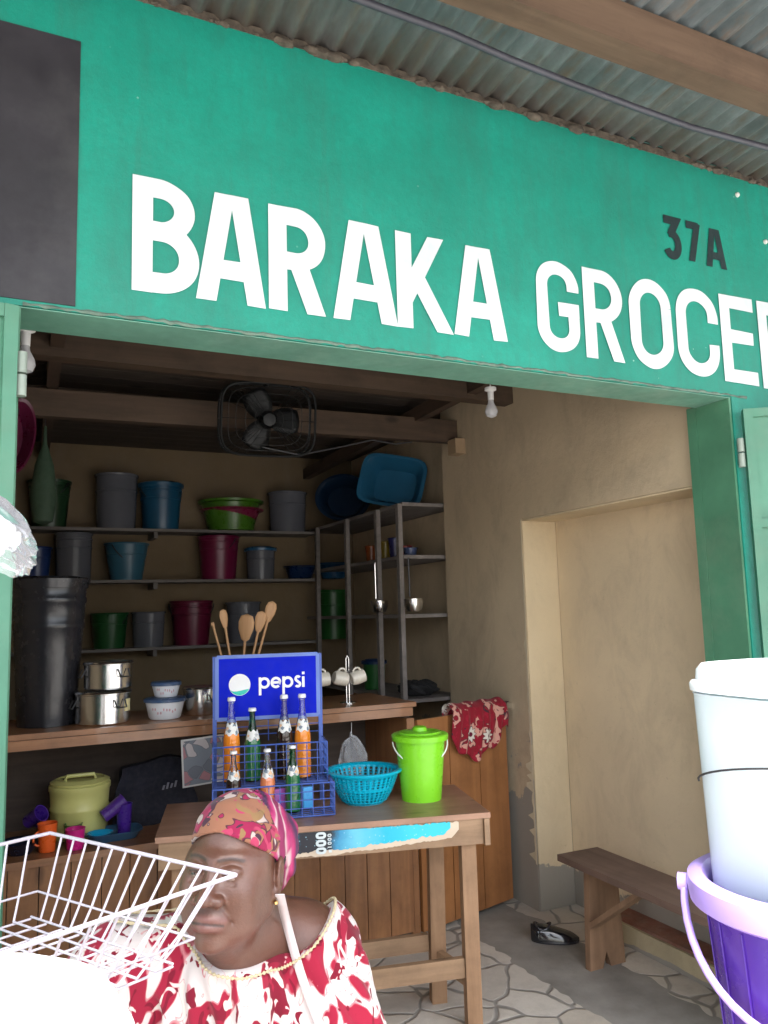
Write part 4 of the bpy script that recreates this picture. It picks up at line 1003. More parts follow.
# ---- shelf stock
def shelf_item(u0, u1, vt, z, y=SBY+.15, **k):
    um = (u0+u1)/2; p = at(um, 560, 1, y); w = wpx(u1-u0, p); top = at(um, vt, 1, y-w*.25).z
    return Vector((p.x, y, z+.0015)), w/2, max(.04, top-z)
stock = [
 (28, 68, 480, 0, 'dark_green', (.02, .075, .03), .8, True, None, 'dark green bucket at the left end of the top shelf'),
 (95, 136, 474, 0, 'clear', None, .92, False, 'none', 'tall clear grey container on the top shelf'),
 (140, 181, 481, 0, 'blue', (.015, .13, .26), .84, True, None, 'blue lidded bucket on the top shelf'),
 (268, 308, 492, 0, 'clear', None, .93, False, 'none', 'grey clear container on the top shelf beside the green basins'),
 (22, 50, 547, 1, 'royal', (.02, .06, .25), .85, False, None, 'royal blue bucket at the left of the second shelf'),
 (56, 91, 533, 1, 'clear', None, .95, True, 'none', 'clear ribbed container on the second shelf'),
 (105, 148, 543, 1, 'sky', (.06, .21, .32), .72, False, None, 'light blue bucket on the second shelf'),
 (197, 240, 536, 1, 'crimson', (.24, .008, .07), .84, True, None, 'dark pink bucket on the second shelf'),
 (246, 275, 546, 1, 'clearb', None, .92, False, 'bluelid', 'clear jar with blue lid on the second shelf'),
 (93, 128, 613, 2, 'forest', (.015, .12, .03), .82, False, None, 'green bucket on the third shelf behind the pots'),
 (133, 165, 612, 2, 'clear', None, .9, False, 'none', 'dim clear container on the third shelf'),
 (170, 213, 601, 2, 'maroon', (.19, .008, .05), .82, True, None, 'maroon bucket on the third shelf'),
 (226, 260, 602, 2, 'clear', None, .9, False, 'none', 'clear container behind the wooden spoons'),
 (318, 346, 590, 2, 'leaf', (.02, .16, .03), .95, False, None, 'tall green container on the third shelf near the corner'),
]
for u0, u1, vt, si, cn, c, tp, rib, lid, lb in stock:
    p, r, h = shelf_item(u0, u1, vt, SZ[si])
    m = CLEAR if c is None else pc(cn, c, .35)
    ld = pc('lid_blue', (.03, .17, .36)) if lid == 'bluelid' else (None if lid == 'none' else (True if 'lidded' in lb else None))
    r = min(r, .165)
    bucket('storage_container' if c is None else 'plastic_bucket', lb, 'container' if c is None else 'bucket', p, r, r*tp, h-(.03 if ld else 0), m, lid=ld, handle=(DARKMETAL if (c and 'container' not in lb) else None), ribs=2 if rib else 1, rz=R_(random.uniform(-60, 60)), group='stock on the back shelves', hang=R_(60))
def basin(u0, u1, vt, z, c, lb, y=SBY+.15, tilt=None, dz=0, x=None, ax=1, h=None, sq=0, ay=1):
    p, r, hh = shelf_item(u0, u1, vt, z, y); h = h or hh
    t = thing('plastic_basin', lb, 'basin', p+Vector((0, 0, dz)), 0, 'plastic basins on the shelves')
    if tilt: t.rotation_euler = tilt
    lathe('body', [(0, 0), (r*.66, 0), (r*.72, .006), (r*.93, h*.9), (r*1.04, h*.93), (r*1.06, h), (r*.95, h), (r*.90, h*.9), (r*.66, .012), (0, .012)], c, t, n=44, ax=ax, ay=ay, sq=sq)
    return t, p, r, h
basin(200, 262, 500, SZ[0], pc('basin_green', (.09, .26, .02)), 'green basin below a pink one on the top shelf')
basin(202, 262, 497, SZ[0], pc('basin_pink', (.30, .02, .08)), 'pink basin nested in the green basin', dz=.042, h=.14)
basin(284, 316, 566, SZ[1], pc('navy_b', (.01, .035, .12)), 'dark navy basin low on the second shelf')
basin(317, 349, 563, SZ[1], pc('ocean', (.015, .11, .25)), 'blue basin on the second shelf by the corner', y=SBY+.12)
# upright basins on the side shelf top
def upright(u, v, x, rr, ax, c, lb, rot, z0, hh=.15, sq=0):
    p = at(u, v, 0, x)
    t = thing('plastic_basin', lb, 'basin', (x, p.y, z0), 0, 'upright basins on the side shelf'); t.rotation_euler = rot
    lathe('body', [(0, 0), (rr*.66, 0), (rr*.73, .01), (rr*.93, hh*.93), (rr*1.05, hh*.95), (rr*1.06, hh), (rr*.95, hh), (rr*.88, hh*.9), (rr*.66, .014), (0, .014)], c, t, n=48, ax=ax, sq=sq)
    return t
upright(395, 478, 2.72, .19, 1.25, pc('basin_blue', (.03, .19, .36), .35), 'light blue rectangular basin standing on edge on the side shelf', (R_(80), R_(12), R_(-38)), SZ2[0]+.205, .16, sq=5)
upright(345, 488, 2.70, .20, 1.15, pc('basin_navy', (.01, .04, .10), .35), 'dark blue round basin standing on edge behind the light blue one', (R_(78), R_(10), R_(-34)), SZ2[0]+.215, .13)
upright(322, 492, 2.72, .20, 1.0, pc('basin_grey', (.16, .16, .18), .4), 'grey basin standing on edge in the shelf corner', (R_(78), R_(8), R_(-30)), SZ2[0]+.21, .1)
# small coloured goods on the second side shelf
for i, (u, c, h, lb) in enumerate(((372, (.42, .10, .02), .13, 'orange tumbler on the side shelf'), (386, (.42, .30, .03), .14, 'yellow tumbler on the side shelf'), (396, (.05, .05, .2), .15, 'navy tumbler on the side shelf'), (406, (.4, .03, .03), .08, 'small red tumbler on the side shelf'), (434, (.1, .14, .3), .06, 'low blue grey dish on the side shelf'))):
    p = at(u, 570, 0, 2.60); p.y = max(4.95, min(6.3, p.y)); bucket('tumbler', lb, 'cup', (2.60, p.y, SZ2[1]+.0015), .05, .04, h, pc('tum%d' % i, c), ribs=0, group='coloured tumblers on the side shelf')
# hanging ladles
for u, v0, v1, lb, cx_ in ((375, 560, 626, 'steel ladle hanging left in the side shelf', 0), (409, 570, 632, 'steel cup ladle with dark handle hanging from the side shelf', 1)):
    x = SX-.05; a = at(u, v0, 0, x); b = at(u, v1, 0, x); L_ = min(.34, a.z-b.z)
    t = thing('ladle', lb, 'ladle', (x, a.y, SZ2[1]-.03), 0, 'ladles hanging on the side shelf')
    bm = bmesh.new(); tube(bm, [(0, 0, 0), (0, .004, -.02), (0, 0, -L_*.75)], .005, 7); obj('handle', bm, STEEL if not cx_ else DARKMETAL, t, smooth=True)
    lathe('bowl', [(0, -L_-.02), (.045, -L_-.01), (.062, -L_+.03), (.064, -L_+.07), (.06, -L_+.07), (.04, -L_), (0, -L_-.012)], STEEL, t, n=28, loc=(.0, -.05, 0))
# bottom right: bucket with blue lid, dark bundle
p = at(370, 690, 0, 2.58); bucket('plastic_bucket', 'green bucket with dark blue lid behind the mug tree', 'bucket', (2.62, p.y, SZ2[3]+.0015), .085, .075, .2, pc('leaf', (.02, .16, .03)), lid=pc('lid_navy', (.01, .04, .14)), ribs=0)
p = at(413, 690, 0, 2.62); bm = bmesh.new(); bmesh.ops.create_icosphere(bm, subdivisions=4, radius=.12)
for v in bm.verts:
    q = v.co.normalized(); v.co = Vector((q.x*.14, q.y*.13, max(0, q.z*.5+.4)*.11))*(1+.16*math.sin(q.x*7+q.z*5)*math.sin(q.y*6+1))
tag(obj('cloth_bundle', bm, paint('black_cloth', (.02, .02, .022), .9, .3, 10), None, loc=(2.66, p.y, SZ2[3]+.001), smooth=True), 'dark crumpled cloth bundle on the lowest side shelf', 'cloth')
# items hanging at the far left
p = at(9, 440, 1, 4.3); t = thing('pink_basin', 'dark pink basin hung on the left below the ceiling', 'basin', p); t.rotation_euler = (R_(88), R_(10), R_(20))
lathe('body', [(0, 0), (.13, 0), (.17, .09), (.18, .095), (.165, .09), (.12, .01), (0, .01)], pc('hang_pink', (.16, .015, .06)), t, n=36, ay=1.1, ax=.5)
bm = bmesh.new(); tube(bm, [(0, .10, .05), (0, .4, .05)], .002, 5); obj('string', bm, DARKMETAL, t)
p = at(44, 480, 1, 4.7); t = thing('green_net_bag', 'dark green long bag hanging on the left', 'bag', p)
lathe('body', [(0, -.25), (.05, -.23), (.07, -.1), (.05, .08), (.012, .2), (.008, .3), (0, .3)], paint('net_green', (.03, .06, .035), .8), t, n=20)
bm = bmesh.new(); tube(bm, [(0, 0, .29), (0, 0, ZC-p.z)], .002, 5); obj('string', bm, DARKMETAL, t)

# bulbs
def bulb(u, v, y, zc, lb):
    p = at(u, v, 1, y)
    t = thing('light_bulb', lb, 'light bulb', (p.x, y, p.z), 0)
    lathe('holder', [(0, .085), (.030, .085), (.030, .072), (.016, .066), (.015, .020), (0, .018)], WHITE, t, n=24)
    lathe('globe', [(0, .022), (.014, .020), (.016, .004), (.030, -.024), (.033, -.042), (.024, -.064), (0, -.074)], glassy('bulb_glass', (.75, .75, .78), .25, 1.3, .4), t, n=28)
    bm = bmesh.new(); tube(bm, [(0, 0, .084), (0, 0, zc-p.z)], .004, 6); obj('cord', bm, WHITE, t)
bulb(491, 404, 3.35, 2.969, 'unlit bulb in a white holder near the right wall')
bulb(25, 352, 2.75, ZC, 'unlit bulb in a white holder beside the left door leaf')

# caged fan
p = at(267, 420, 1, 4.25)
fn = thing('cage_fan', 'dark box fan in a rounded wire cage under the ceiling beam', 'fan', p, R_(-12)); fn.rotation_euler = (R_(12), 0, R_(-8))
FM = paint('dusty_fan_metal', (.006, .007, .008), .5, .2, metal=.3)
def rsq(r, q, y, n=44): return [(r*1.12*math.copysign(abs(math.cos(a))**(2/q), math.cos(a)), y, r*.86*math.copysign(abs(math.sin(a))**(2/q), math.sin(a))) for a in [2*PI*i/n for i in range(n)]]
bm = bmesh.new()
for y in (-.07, .07): tube(bm, rsq(.235, 4.5, y), .007, 8, closed=True)
for k in (.3, .5, .7, .86): tube(bm, rsq(.235*k, 2+2.5*k, -.085+.012*k), .0018, 5, closed=True)
for i in range(28):
    a = 2*PI*i/28; e = rsq(.235, 4.5, 0, 28)[i]
    tube(bm, [(e[0]*.12, -.088, e[2]*.12), (e[0]*.8, -.082, e[2]*.8), (e[0], -.06, e[2]), (e[0], .06, e[2])], .0016, 4)
obj('cage', bm, FM, fn, smooth=True)
for k in range(3):
    bm = bmesh.new(); g = []
    for i in range(8):
        r_ = .03+.155*i/7; wd = .05+.05*math.sin(PI*i/7*.8); row = []
        for j in range(5): a = (j/4-.5); row.append(bm.verts.new((r_*math.cos(a*wd/r_*2*.8+2*PI*k/3), .03*a, r_*math.sin(a*wd/r_*2*.8+2*PI*k/3))))
        g.append(row)
    for i in range(7):
        for j in range(4): bm.faces.new((g[i][j], g[i+1][j], g[i+1][j+1], g[i][j+1]))
    o = obj('blade', bm, FM, fn, smooth=True); md = o.modifiers.new('t', 'SOLIDIFY'); md.thickness = .002
lathe('motor', [(0, -.05), (.04, -.045), (.05, 0), (.05, .06), (.035, .09), (0, .095)], FM, fn, n=24, rot=(PI/2, 0, 0))
bm = bmesh.new(); tube(bm, [(0, .05, .19), (0, .05, .48)], .012, 8); obj('hanger', bm, FM, fn, smooth=True)
bm = bmesh.new(); tube(bm, [at(u, v, 1, 4.2) for u, v in ((262, 447), (300, 455), (345, 446), (372, 440), (395, 444), (412, 442))], .005, 6)
tag(obj('fan_cable', bm, DARKMETAL, smooth=True), 'dark cable trailing right from the caged fan', 'cable')
#PART2
# ================================================================== PERSON (signed distance field -> surface nets)
def surface_nets(f, xs, ys, zs):
    s = f < 0
    nx, ny, nz = f.shape
    cs = np.zeros((nx-1, ny-1, nz-1), np.uint8)
    for i in (0, 1):
        for j in (0, 1):
            for k in (0, 1): cs += s[i:nx-1+i, j:ny-1+j, k:nz-1+k]
    act = (cs > 0) & (cs < 8); idx = -np.ones(act.shape, np.int64); I = np.argwhere(act); idx[act] = np.arange(len(I))
    acc = np.zeros((len(I), 3)); cnt_ = np.zeros(len(I)); C = (xs, ys, zs)
    corners = [(i, j, k) for i in (0, 1) for j in (0, 1) for k in (0, 1)]
    for a in corners:
        for ax in range(3):
            if a[ax]: continue
            b = list(a); b[ax] = 1
            va = f[I[:, 0]+a[0], I[:, 1]+a[1], I[:, 2]+a[2]]; vb = f[I[:, 0]+b[0], I[:, 1]+b[1], I[:, 2]+b[2]]
            m = (va < 0) != (vb < 0); t = np.where(m, va/np.where(m, va-vb, 1), 0)
            for d in range(3):
                pa = C[d][I[:, d]+a[d]]; pb = C[d][I[:, d]+b[d]]; acc[:, d] += np.where(m, pa+(pb-pa)*t, 0)
            cnt_ += m
    V = acc/cnt_[:, None]; F = []
    for ax in range(3):
        o1, o2 = [(1, 2), (2, 0), (0, 1)][ax]
        sl0 = [slice(1, n-1) for n in f.shape]; sl1 = list(sl0); sl0[ax] = slice(0, f.shape[ax]-1); sl1[ax] = slice(1, f.shape[ax])
        m = s[tuple(sl0)] != s[tuple(sl1)]; P_ = np.argwhere(m)
        P_ = P_+np.array([0 if d == ax else 1 for d in range(3)])
        def cell(d1, d2):
            q = P_.copy(); q[:, o1] -= d1; q[:, o2] -= d2; return idx[q[:, 0], q[:, 1], q[:, 2]]
        quad = np.stack([cell(1, 1), cell(0, 1), cell(0, 0), cell(1, 0)], 1)
        flip = ~s[P_[:, 0], P_[:, 1], P_[:, 2]]; quad[~flip] = quad[~flip][:, ::-1]; F.append(quad)
    F = np.concatenate(F); F = F[(F >= 0).all(1)]
    return V, F
def axis(lo, hi, fine_lo, fine_hi, cf, ff):
    a = list(np.arange(lo, fine_lo, cf))+list(np.arange(fine_lo, fine_hi, ff))+list(np.arange(fine_hi, hi, cf)); return np.array(a)
class Field:
    def __init__(s, xs, ys, zs): s.x, s.y, s.z = xs, ys, zs; s.f = np.full((len(xs), len(ys), len(zs)), .06, np.float32)
    def sub(s, c, r):
        sl = []
        for a, q in zip((s.x, s.y, s.z), c): sl.append(slice(int(np.searchsorted(a, q-r)), int(np.searchsorted(a, q+r))))
        return tuple(sl), np.stack(np.meshgrid(s.x[sl[0]], s.y[sl[1]], s.z[sl[2]], indexing='ij'), -1)
    def apply(s, sl, d, k, op):
        f = s.f[sl].astype(np.float64)
        if op == 'sub': d = -d; h = np.maximum(k-abs(f-d), 0)/k; g = np.maximum(f, d)+h*h*k/4
        else: h = np.maximum(k-abs(f-d), 0)/k; g = np.minimum(f, d)-h*h*k/4
        s.f[sl] = g
    def ell(s, c, r, k=.02, op='add', fr=None, rot=None):
        w = fr.w(c) if fr else np.array(c, float)
        sl, Pt = s.sub(w, max(r)+.06)
        if 0 in Pt.shape: return
        q = fr.l(Pt)-np.array(c) if fr else Pt-np.array(c)
        if rot is not None: q = q @ rot
        r = np.array(r); k0 = np.linalg.norm(q/r, axis=-1); k1 = np.linalg.norm(q/r**2, axis=-1)+1e-9
        s.apply(sl, k0*(k0-1)/k1, k, op)
    def cap(s, a, b, ra, rb, k=.02, op='add', fr=None):
        a = np.array(a, float); b = np.array(b, float); wa = fr.w(a) if fr else a; wb = fr.w(b) if fr else b
        c = (wa+wb)/2; sl, Pt = s.sub(c, np.linalg.norm(wb-wa)/2+max(ra, rb)+.06)
        if 0 in Pt.shape: return
        d = wb-wa; t = np.clip(((Pt-wa) @ d)/(d @ d), 0, 1); s.apply(sl, np.linalg.norm(Pt-wa-t[..., None]*d, axis=-1)-(ra+(rb-ra)*t), k, op)
class Frame:
    def __init__(s, o, fwd, up):
        f = np.array(fwd, float); f /= np.linalg.norm(f); u = np.array(up, float); x = np.cross(f, u); x /= np.linalg.norm(x); u = np.cross(x, f)
        s.R = np.array([x, f, u]); s.o = np.array(o, float)     # rows: her left, forward, up
    def w(s, p): return s.o+np.array(p) @ s.R
    def l(s, P_): return (P_-s.o) @ s.R.T
# local person space: a = picture right, b = towards camera, c = up; origin at head centre
HD = 1.40
hc = np.array(atd(235, 866, HD)); ca, sa = math.cos(R_(25.9)), math.sin(R_(25.9))
EA = np.array([ca, -sa, 0]); EB = np.array([-sa, -ca, 0]); EC = np.array([0, 0, 1])
def toW(V): return hc+V[:, :1]*EA+V[:, 1:2]*EB+V[:, 2:3]*EC
GZ = FL-hc[2]          # ground height in local space
th = R_(16); HF = Frame((0, 0, 0), (-math.sin(th), math.cos(th), .15), (.05, -.05, 1))
# her left is +x in head frame
xs = axis(-.46, .58, -.125, .115, .009, .0021); ys = axis(-.34, .62, -.05, .145, .009, .0021); zs = axis(GZ-.02, .16, -.14, .13, .009, .0021)
B = Field(xs, ys, zs)
# torso and limbs
NS = dict(ls=(.125, -.115, -.19), rs=(-.215, -.045, -.190))
B.ell((.0, -.10, -.40), (.185, .125, .20), .05); B.ell((-.01, -.11, -.24), (.165, .095, .10), .05)
B.cap((-.01, -.10, -.20), NS['ls'], .075, .062, .05); B.cap((-.02, -.09, -.21), NS['rs'], .075, .062, .05)
B.cap((.02, -.07, -.13), (.10, -.115, -.155), .058, .055, .05); B.cap((.0, -.06, -.14), (-.10, -.07, -.18), .055, .055, .05)
B.ell((-.075, .015, -.39), (.10, .095, .10), .05); B.ell((.10, .0, -.39), (.10, .095, .10), .05)
B.ell((.02, -.05, -.60), (.20, .18, .17), .06); B.ell((.03, -.08, -.76), (.22, .19, .13), .06)
KN = ((.28, .34, -.80), (.09, .38, -.80)); FT = ((.30, .36), (.10, .40))
for s_, (kn, ft) in zip((1, -1), zip(KN, FT)):
    B.cap((.03+.11*s_, -.03, -.79), kn, .105, .072, .04); B.cap(kn, (ft[0], ft[1]-.02, GZ+.09), .062, .038, .03)
    B.ell((ft[0], ft[1]+.05, GZ+.035), (.042, .105, .035), .03)
LE = (.245, -.03, -.47); LW = (.22, .20, -.66); RE = (-.27, .05, -.49); RW_ = (-.06, .26, -.67)
B.cap(NS['ls'], LE, .062, .048, .03); B.cap(LE, LW, .046, .029, .03)
B.cap(NS['rs'], RE, .062, .048, .03); B.cap(RE, RW_, .046, .029, .03)
for W_, E_, s_ in ((LW, LE, 1), (RW_, RE, -1)):
    W_ = np.array(W_); d = W_-np.array(E_); d /= np.linalg.norm(d); d2 = np.array([d[0], d[1], d[2]*.3]); d2 /= np.linalg.norm(d2); sd = np.cross(d2, [0, 0, 1]); sd /= np.linalg.norm(sd)
    B.ell(W_+d2*.05, (.034, .045, .018), .02)
    for i in range(4):
        b0 = W_+d2*.075+sd*(-.03+.02*i); L_ = (.062, .072, .068, .052)[i]
        B.cap(b0, b0+d2*L_*.55+np.array([0, 0, -.004]), .0105, .0095, .006); B.cap(b0+d2*L_*.55+np.array([0, 0, -.004]), b0+d2*L_+np.array([0, 0, -.02]), .0095, .008, .004)
    b0 = W_+d2*.02-sd*.03*s_; B.cap(b0, b0+d2*.035-sd*.022*s_, .012, .011, .01); B.cap(b0+d2*.035-sd*.022*s_, b0+d2*.06-sd*.026*s_, .0105, .009, .005)
# neck and head
B.cap((.0, -.03, -.05), (.015, -.085, -.19), .054, .066, .035)
B.cap(tuple(HF.w((0, .03, -.085))), (.0, -.02, -.16), .040, .05, .03)
H = HF
B.ell((0, -.018, .035), (.074, .093, .088), .02, fr=H)
B.ell((0, .022, -.03), (.064, .068, .082), .02, fr=H)
B.ell((0, .032, -.086), (.054, .048, .034), .025, fr=H)
for s_ in (-1, 1):
    B.ell((.040*s_, .056, -.032), (.024, .022, .022), .018, fr=H)          # cheekbone
    B.ell((.044*s_, .036, -.070), (.024, .028, .028), .02, fr=H)           # jowl
    B.cap((.012*s_, .080, .020), (.042*s_, .066, .024), .0040, .0040, .026, fr=H)   # brow
    B.ell((.031*s_, .092, .004), (.016, .012, .0095), .020, 'sub', fr=H)
    B.cap((.052*s_, .03, .008), (.056*s_, -.002, -.055), .018, .020, .03, fr=H); B.ell((.048*s_, .034, -.022), (.018, .034, .042), .03, fr=H)
B.cap((0, .079, .012), (0, .099, -.029), .0062, .0105, .014, fr=H)       # nose
B.ell((0, .103, -.038), (.0145, .013, .0115), .008, fr=H)
for s_ in (-1, 1):
    B.ell((.0195*s_, .092, -.040), (.0110, .0115, .0095), .007, fr=H)
    B.ell((.0075*s_, .104, -.0495), (.0038, .0055, .003), .003, 'sub', fr=H)
    B.cap((.024*s_, .088, -.045), (.037*s_, .072, -.072), .0028, .0022, .006, 'sub', fr=H)   # fold
B.ell((0, .078, -.072), (.032, .020, .021), .012, fr=H)                   # mouth mound
N_ = 9
up_ = [(.026*t, .092-.012*t*t*1.0, -.0665-.0015*math.cos(t*PI)-.005*t*t) for t in np.linspace(-1, 1, N_)]
lo_p = [(.023*t, .093-.013*t*t, -.0810+.004*t*t) for t in np.linspace(-1, 1, N_)]
for a, b, t in zip(up_, up_[1:], np.linspace(-1, 1, N_)): B.cap(a, b, .0058, .0058, .003, fr=H)
for a, b in zip(lo_p, lo_p[1:]): B.cap(a, b, .0072, .0072, .003, fr=H)
for t0, t1 in zip(np.linspace(-1, .8, N_), np.linspace(-.8, 1, N_)):
    B.cap((.029*t0, .101-.014*t0*t0, -.0735-.002*t0*t0), (.029*t1, .101-.014*t1*t1, -.0735-.002*t1*t1), .0017, .0017, .002, 'sub', fr=H)
B.ell((0, .070, -.108), (.024, .018, .016), .014, fr=H)                   # chin
B.cap((-.014, .094, -.093), (.014, .094, -.093), .003, .003, .008, 'sub', fr=H)
for s_ in (-1, 1):
    er = np.array([[math.cos(.35*s_), math.sin(.35*s_), 0], [-math.sin(.35*s_), math.cos(.35*s_), 0], [0, 0, 1]])
    B.ell((.082*s_, -.008, -.008), (.0080, .018, .031), .006, fr=H, rot=er)
    B.ell((.090*s_, -.003, -.004), (.006, .010, .018), .004, 'sub', fr=H, rot=er)
    B.ell((.083*s_, .003, -.012), (.005, .005, .006), .004, fr=H)
    B.ell((.080*s_, .001, -.036), (.006, .0095, .010), .005, fr=H)
    # lids over the eyeball
    B.ell((.032*s_, .0725, .004), (.0175, .0150, .0125), .004, fr=H); B.cap((.018*s_, .083, .0075), (.046*s_, .078, .0065), .0035, .003, .005, fr=H)
    B.cap((.020*s_, .0895, .0000), (.032*s_, .0905, .0006), .0016, .0028, .001, 'sub', fr=H); B.cap((.032*s_, .0905, .0006), (.045*s_, .0855, -.0004), .0028, .0014, .001, 'sub', fr=H)
    B.cap((.018*s_, .089, -.012), (.040*s_, .082, -.014), .0014, .0014, .006, 'sub', fr=H)   # bag under the eye
V, F = surface_nets(B.f, xs, ys, zs)
Vh = HF.l(V)
def np_mesh(name, V, F, mats, parent, smooth=1):
    me = bpy.data.meshes.new(name); me.from_pydata([tuple(v) for v in V], [], [tuple(f) for f in F.tolist()]); me.update()
    for m in (mats if isinstance(mats, list) else [mats]): me.materials.append(m)
    me.shade_smooth(); o = bpy.data.objects.new(name, me); link(o, parent); return o
def relax(V, F, it=2, lam=.5, w=None):
    e = np.concatenate([F[:, [0, 1]], F[:, [1, 2]], F[:, [2, 3]], F[:, [3, 0]]])
    for _ in range(it):
        s = np.zeros_like(V); c = np.zeros(len(V))
        for a, b in ((0, 1), (1, 0)):
            for d in range(3): s[:, d] += np.bincount(e[:, a], V[e[:, b], d], len(V))
            c += np.bincount(e[:, a], minlength=len(V))
        n = s/np.maximum(c, 1)[:, None]; V = V+(n-V)*lam*(w[:, None] if w is not None else 1)
    return V
isbody = (Vh[:, 2] < -.13) | (np.linalg.norm(Vh, axis=1) > .16)
V = relax(V, F, 3, .5, np.where(isbody, 1., .25))
# drop disconnected interior bits is unnecessary: nets of one field
def mat_skin():
    m = bpy.data.materials.new('dark_skin'); nt, ns, ls, b = nodes(m)
    v = coords(ns, ls); n = noise(ns, ls, v, 9, 6, .6)
    r = ramp(ns, [(.3, (.078, .030, .018)), (.7, (.135, .055, .033))]); ls.new(n, r.inputs[0])
    at_ = ns.new('ShaderNodeAttribute'); at_.attribute_name = 'feature'; sp = ns.new('ShaderNodeSeparateColor'); ls.new(at_.outputs['Color'], sp.inputs[0])
    c = mixc(ns, ls, sp.outputs[0], r.outputs[0], (.15, .058, .046)); c = mixc(ns, ls, sp.outputs[1], c, (.022, .010, .008))
    ls.new(c, b.inputs['Base Color']); b.inputs['Subsurface Weight'].default_value = .12; b.inputs['Subsurface Radius'].default_value = (.012, .005, .003); b.inputs['Subsurface Scale'].default_value = 1
    rr = ramp(ns, [(.3, (.36, .36, .36)), (.7, (.52, .52, .52))]); ls.new(noise(ns, ls, v, 22, 5), rr.inputs[0]); ls.new(rr.outputs[0], b.inputs['Roughness'])
    b.inputs['Specular IOR Level'].default_value = .5; b.inputs['Coat Weight'].default_value = .35; b.inputs['Coat Roughness'].default_value = .36
    hgt = math_(ns, ls, 'ADD', noise(ns, ls, v, 260, 3, .6), math_(ns, ls, 'MULTIPLY', noise(ns, ls, coords(ns, ls, (1, 1, 3)), 40, 3), 1.5))
    bump(ns, ls, b, hgt, .45, .0014); return m
lady = thing('person', 'elderly woman in floral headscarf and red white blouse sitting looking left', 'person', (hc[0], hc[1], FL))
def toL(V): return toW(V)-np.array([hc[0], hc[1], FL])
SKIN = mat_skin(); Vh = HF.l(V)
body = np_mesh('body', toL(V), F, SKIN, lady)
def sm(d, a, b_): return np.clip((b_-d)/(b_-a), 0, 1)
lipd = np.minimum.reduce([np.linalg.norm((Vh-np.array(p_))*np.array([1, .7, 1]), axis=1) for p_ in up_+lo_p])
browd = np.minimum.reduce([np.linalg.norm((Vh-np.array((s_*x, .084-.35*(x-.012), .0205+.004*math.sin((x-.012)*75))))*np.array([1, .22, 1.3]), axis=1) for s_ in (-1, 1) for x in np.linspace(.013, .048, 15)])
colr = np.zeros((len(V), 4), np.float32); colr[:, 0] = sm(lipd, .0065, .0095)*.9
def pl_(pts): return np.minimum.reduce([np.linalg.norm((Vh-np.array(q_))*np.array([1, .5, 1]), axis=1) for q_ in pts])
lid = pl_([(s_*x, .088, .0030-.9*(abs(x-.032))**1.3) for s_ in (-1, 1) for x in np.linspace(.018, .046, 15)])
lid2 = pl_([(s_*x, .088, -.0035+.5*(abs(x-.032))**1.3) for s_ in (-1, 1) for x in np.linspace(.020, .045, 13)])
ml = pl_([(.029*x, .101-.014*x*x, -.0735-.002*x*x) for x in np.linspace(-1, 1, 25)])
nst = pl_([(s_*.0075, .104, -.0495) for s_ in (-1, 1)]+[(s_*.010, .102, -.050) for s_ in (-1, 1)])
colr[:, 1] = np.maximum.reduce([sm(browd, .0018, .0055)*.8, sm(lid, .0016, .0034)*.9, sm(lid2, .0012, .0028)*.5, sm(ml, .0014, .0032)*.85, sm(nst, .003, .005)*.9]); colr[:, 3] = 1
ca_ = body.data.color_attributes.new('feature', 'FLOAT_COLOR', 'POINT'); ca_.data.foreach_set('color', colr.ravel())
# eyes
for s_ in (-1, 1):
    c = HF.w((.032*s_, .0742, .0015)); p_ = toL(np.array([c]))[0]
    bm = bmesh.new(); bmesh.ops.create_uvsphere(bm, u_segments=24, v_segments=16, radius=.0125)
    me_m = [paint('eye_white', (.24, .18, .15), .2, .08, 40, bmp=0, coat=.5), paint('iris_brown', (.015, .007, .005), .08, .1, 40, bmp=0, coat=1)]
    g = HF.R.T @ np.array([0, .93, -.22]); g = g/np.linalg.norm(g); gw = Vector(EA*g[0]+EB*g[1]+EC*g[2]) if False else None
    gl_ = np.array([-.30, .92, -.12]) @ HF.R; gw = Vector(EA*gl_[0]+EB*gl_[1]+EC*gl_[2]).normalized()
    for f_ in bm.faces:
        if f_.calc_center_median().normalized().dot(gw) > .86: f_.material_index = 1
    obj('eye', bm, me_m, lady, loc=p_, smooth=True)
# ---- head wrap
fine = lambda lo, hi, st: np.arange(lo, hi, st)
Wf = Field(fine(-.15, .17, .003), fine(-.17, .15, .003), fine(-.10, .18, .003))
Wf.ell((0, -.016, .038), (.082, .100, .090), .02, fr=H)
Wf.ell((.022, -.085, .028), (.058, .045, .060), .03, fr=H); Wf.ell((.030, -.100, -.018), (.034, .030, .042), .02, fr=H); Wf.ell((.012, -.100, -.058), (.020, .02, .03), .015, fr=H)
G = np.stack(np.meshgrid(Wf.x, Wf.y, Wf.z, indexing='ij'), -1); Q = H.l(G)
fold = .0016*np.sin(Q[..., 2]*150+Q[..., 1]*95+Q[..., 0]*10)*np.clip((.05-Q[..., 1])/.08, .15, 1)+.0007*np.sin(Q[..., 2]*90-Q[..., 1]*210+1)
fold += .002*np.sin(np.arctan2(Q[..., 0], -Q[..., 1]-.06)*9+Q[..., 2]*60)*np.clip((-.04-Q[..., 1])/.04, 0, 1)
f = Wf.f-fold
cut = (.050-(Q[..., 2]))+np.clip(.075-Q[..., 1], 0, 1)*-.50+.0    # keep z above a plane that falls to the nape
cut = .067-.038*np.clip(.085-Q[..., 1], 0, .085)/.085-np.clip(-Q[..., 1], 0, .2)*.65-Q[..., 2]-.012*np.clip(np.abs(Q[..., 0])/.08, 0, 1)
inner = np.maximum(np.linalg.norm((Q-np.array((0, -.018, .035)))/np.array([.076, .095, .090]), axis=-1)-1, -.5)*.08
f = np.maximum(f, cut)
f = np.maximum(f, -(inner)-.0)
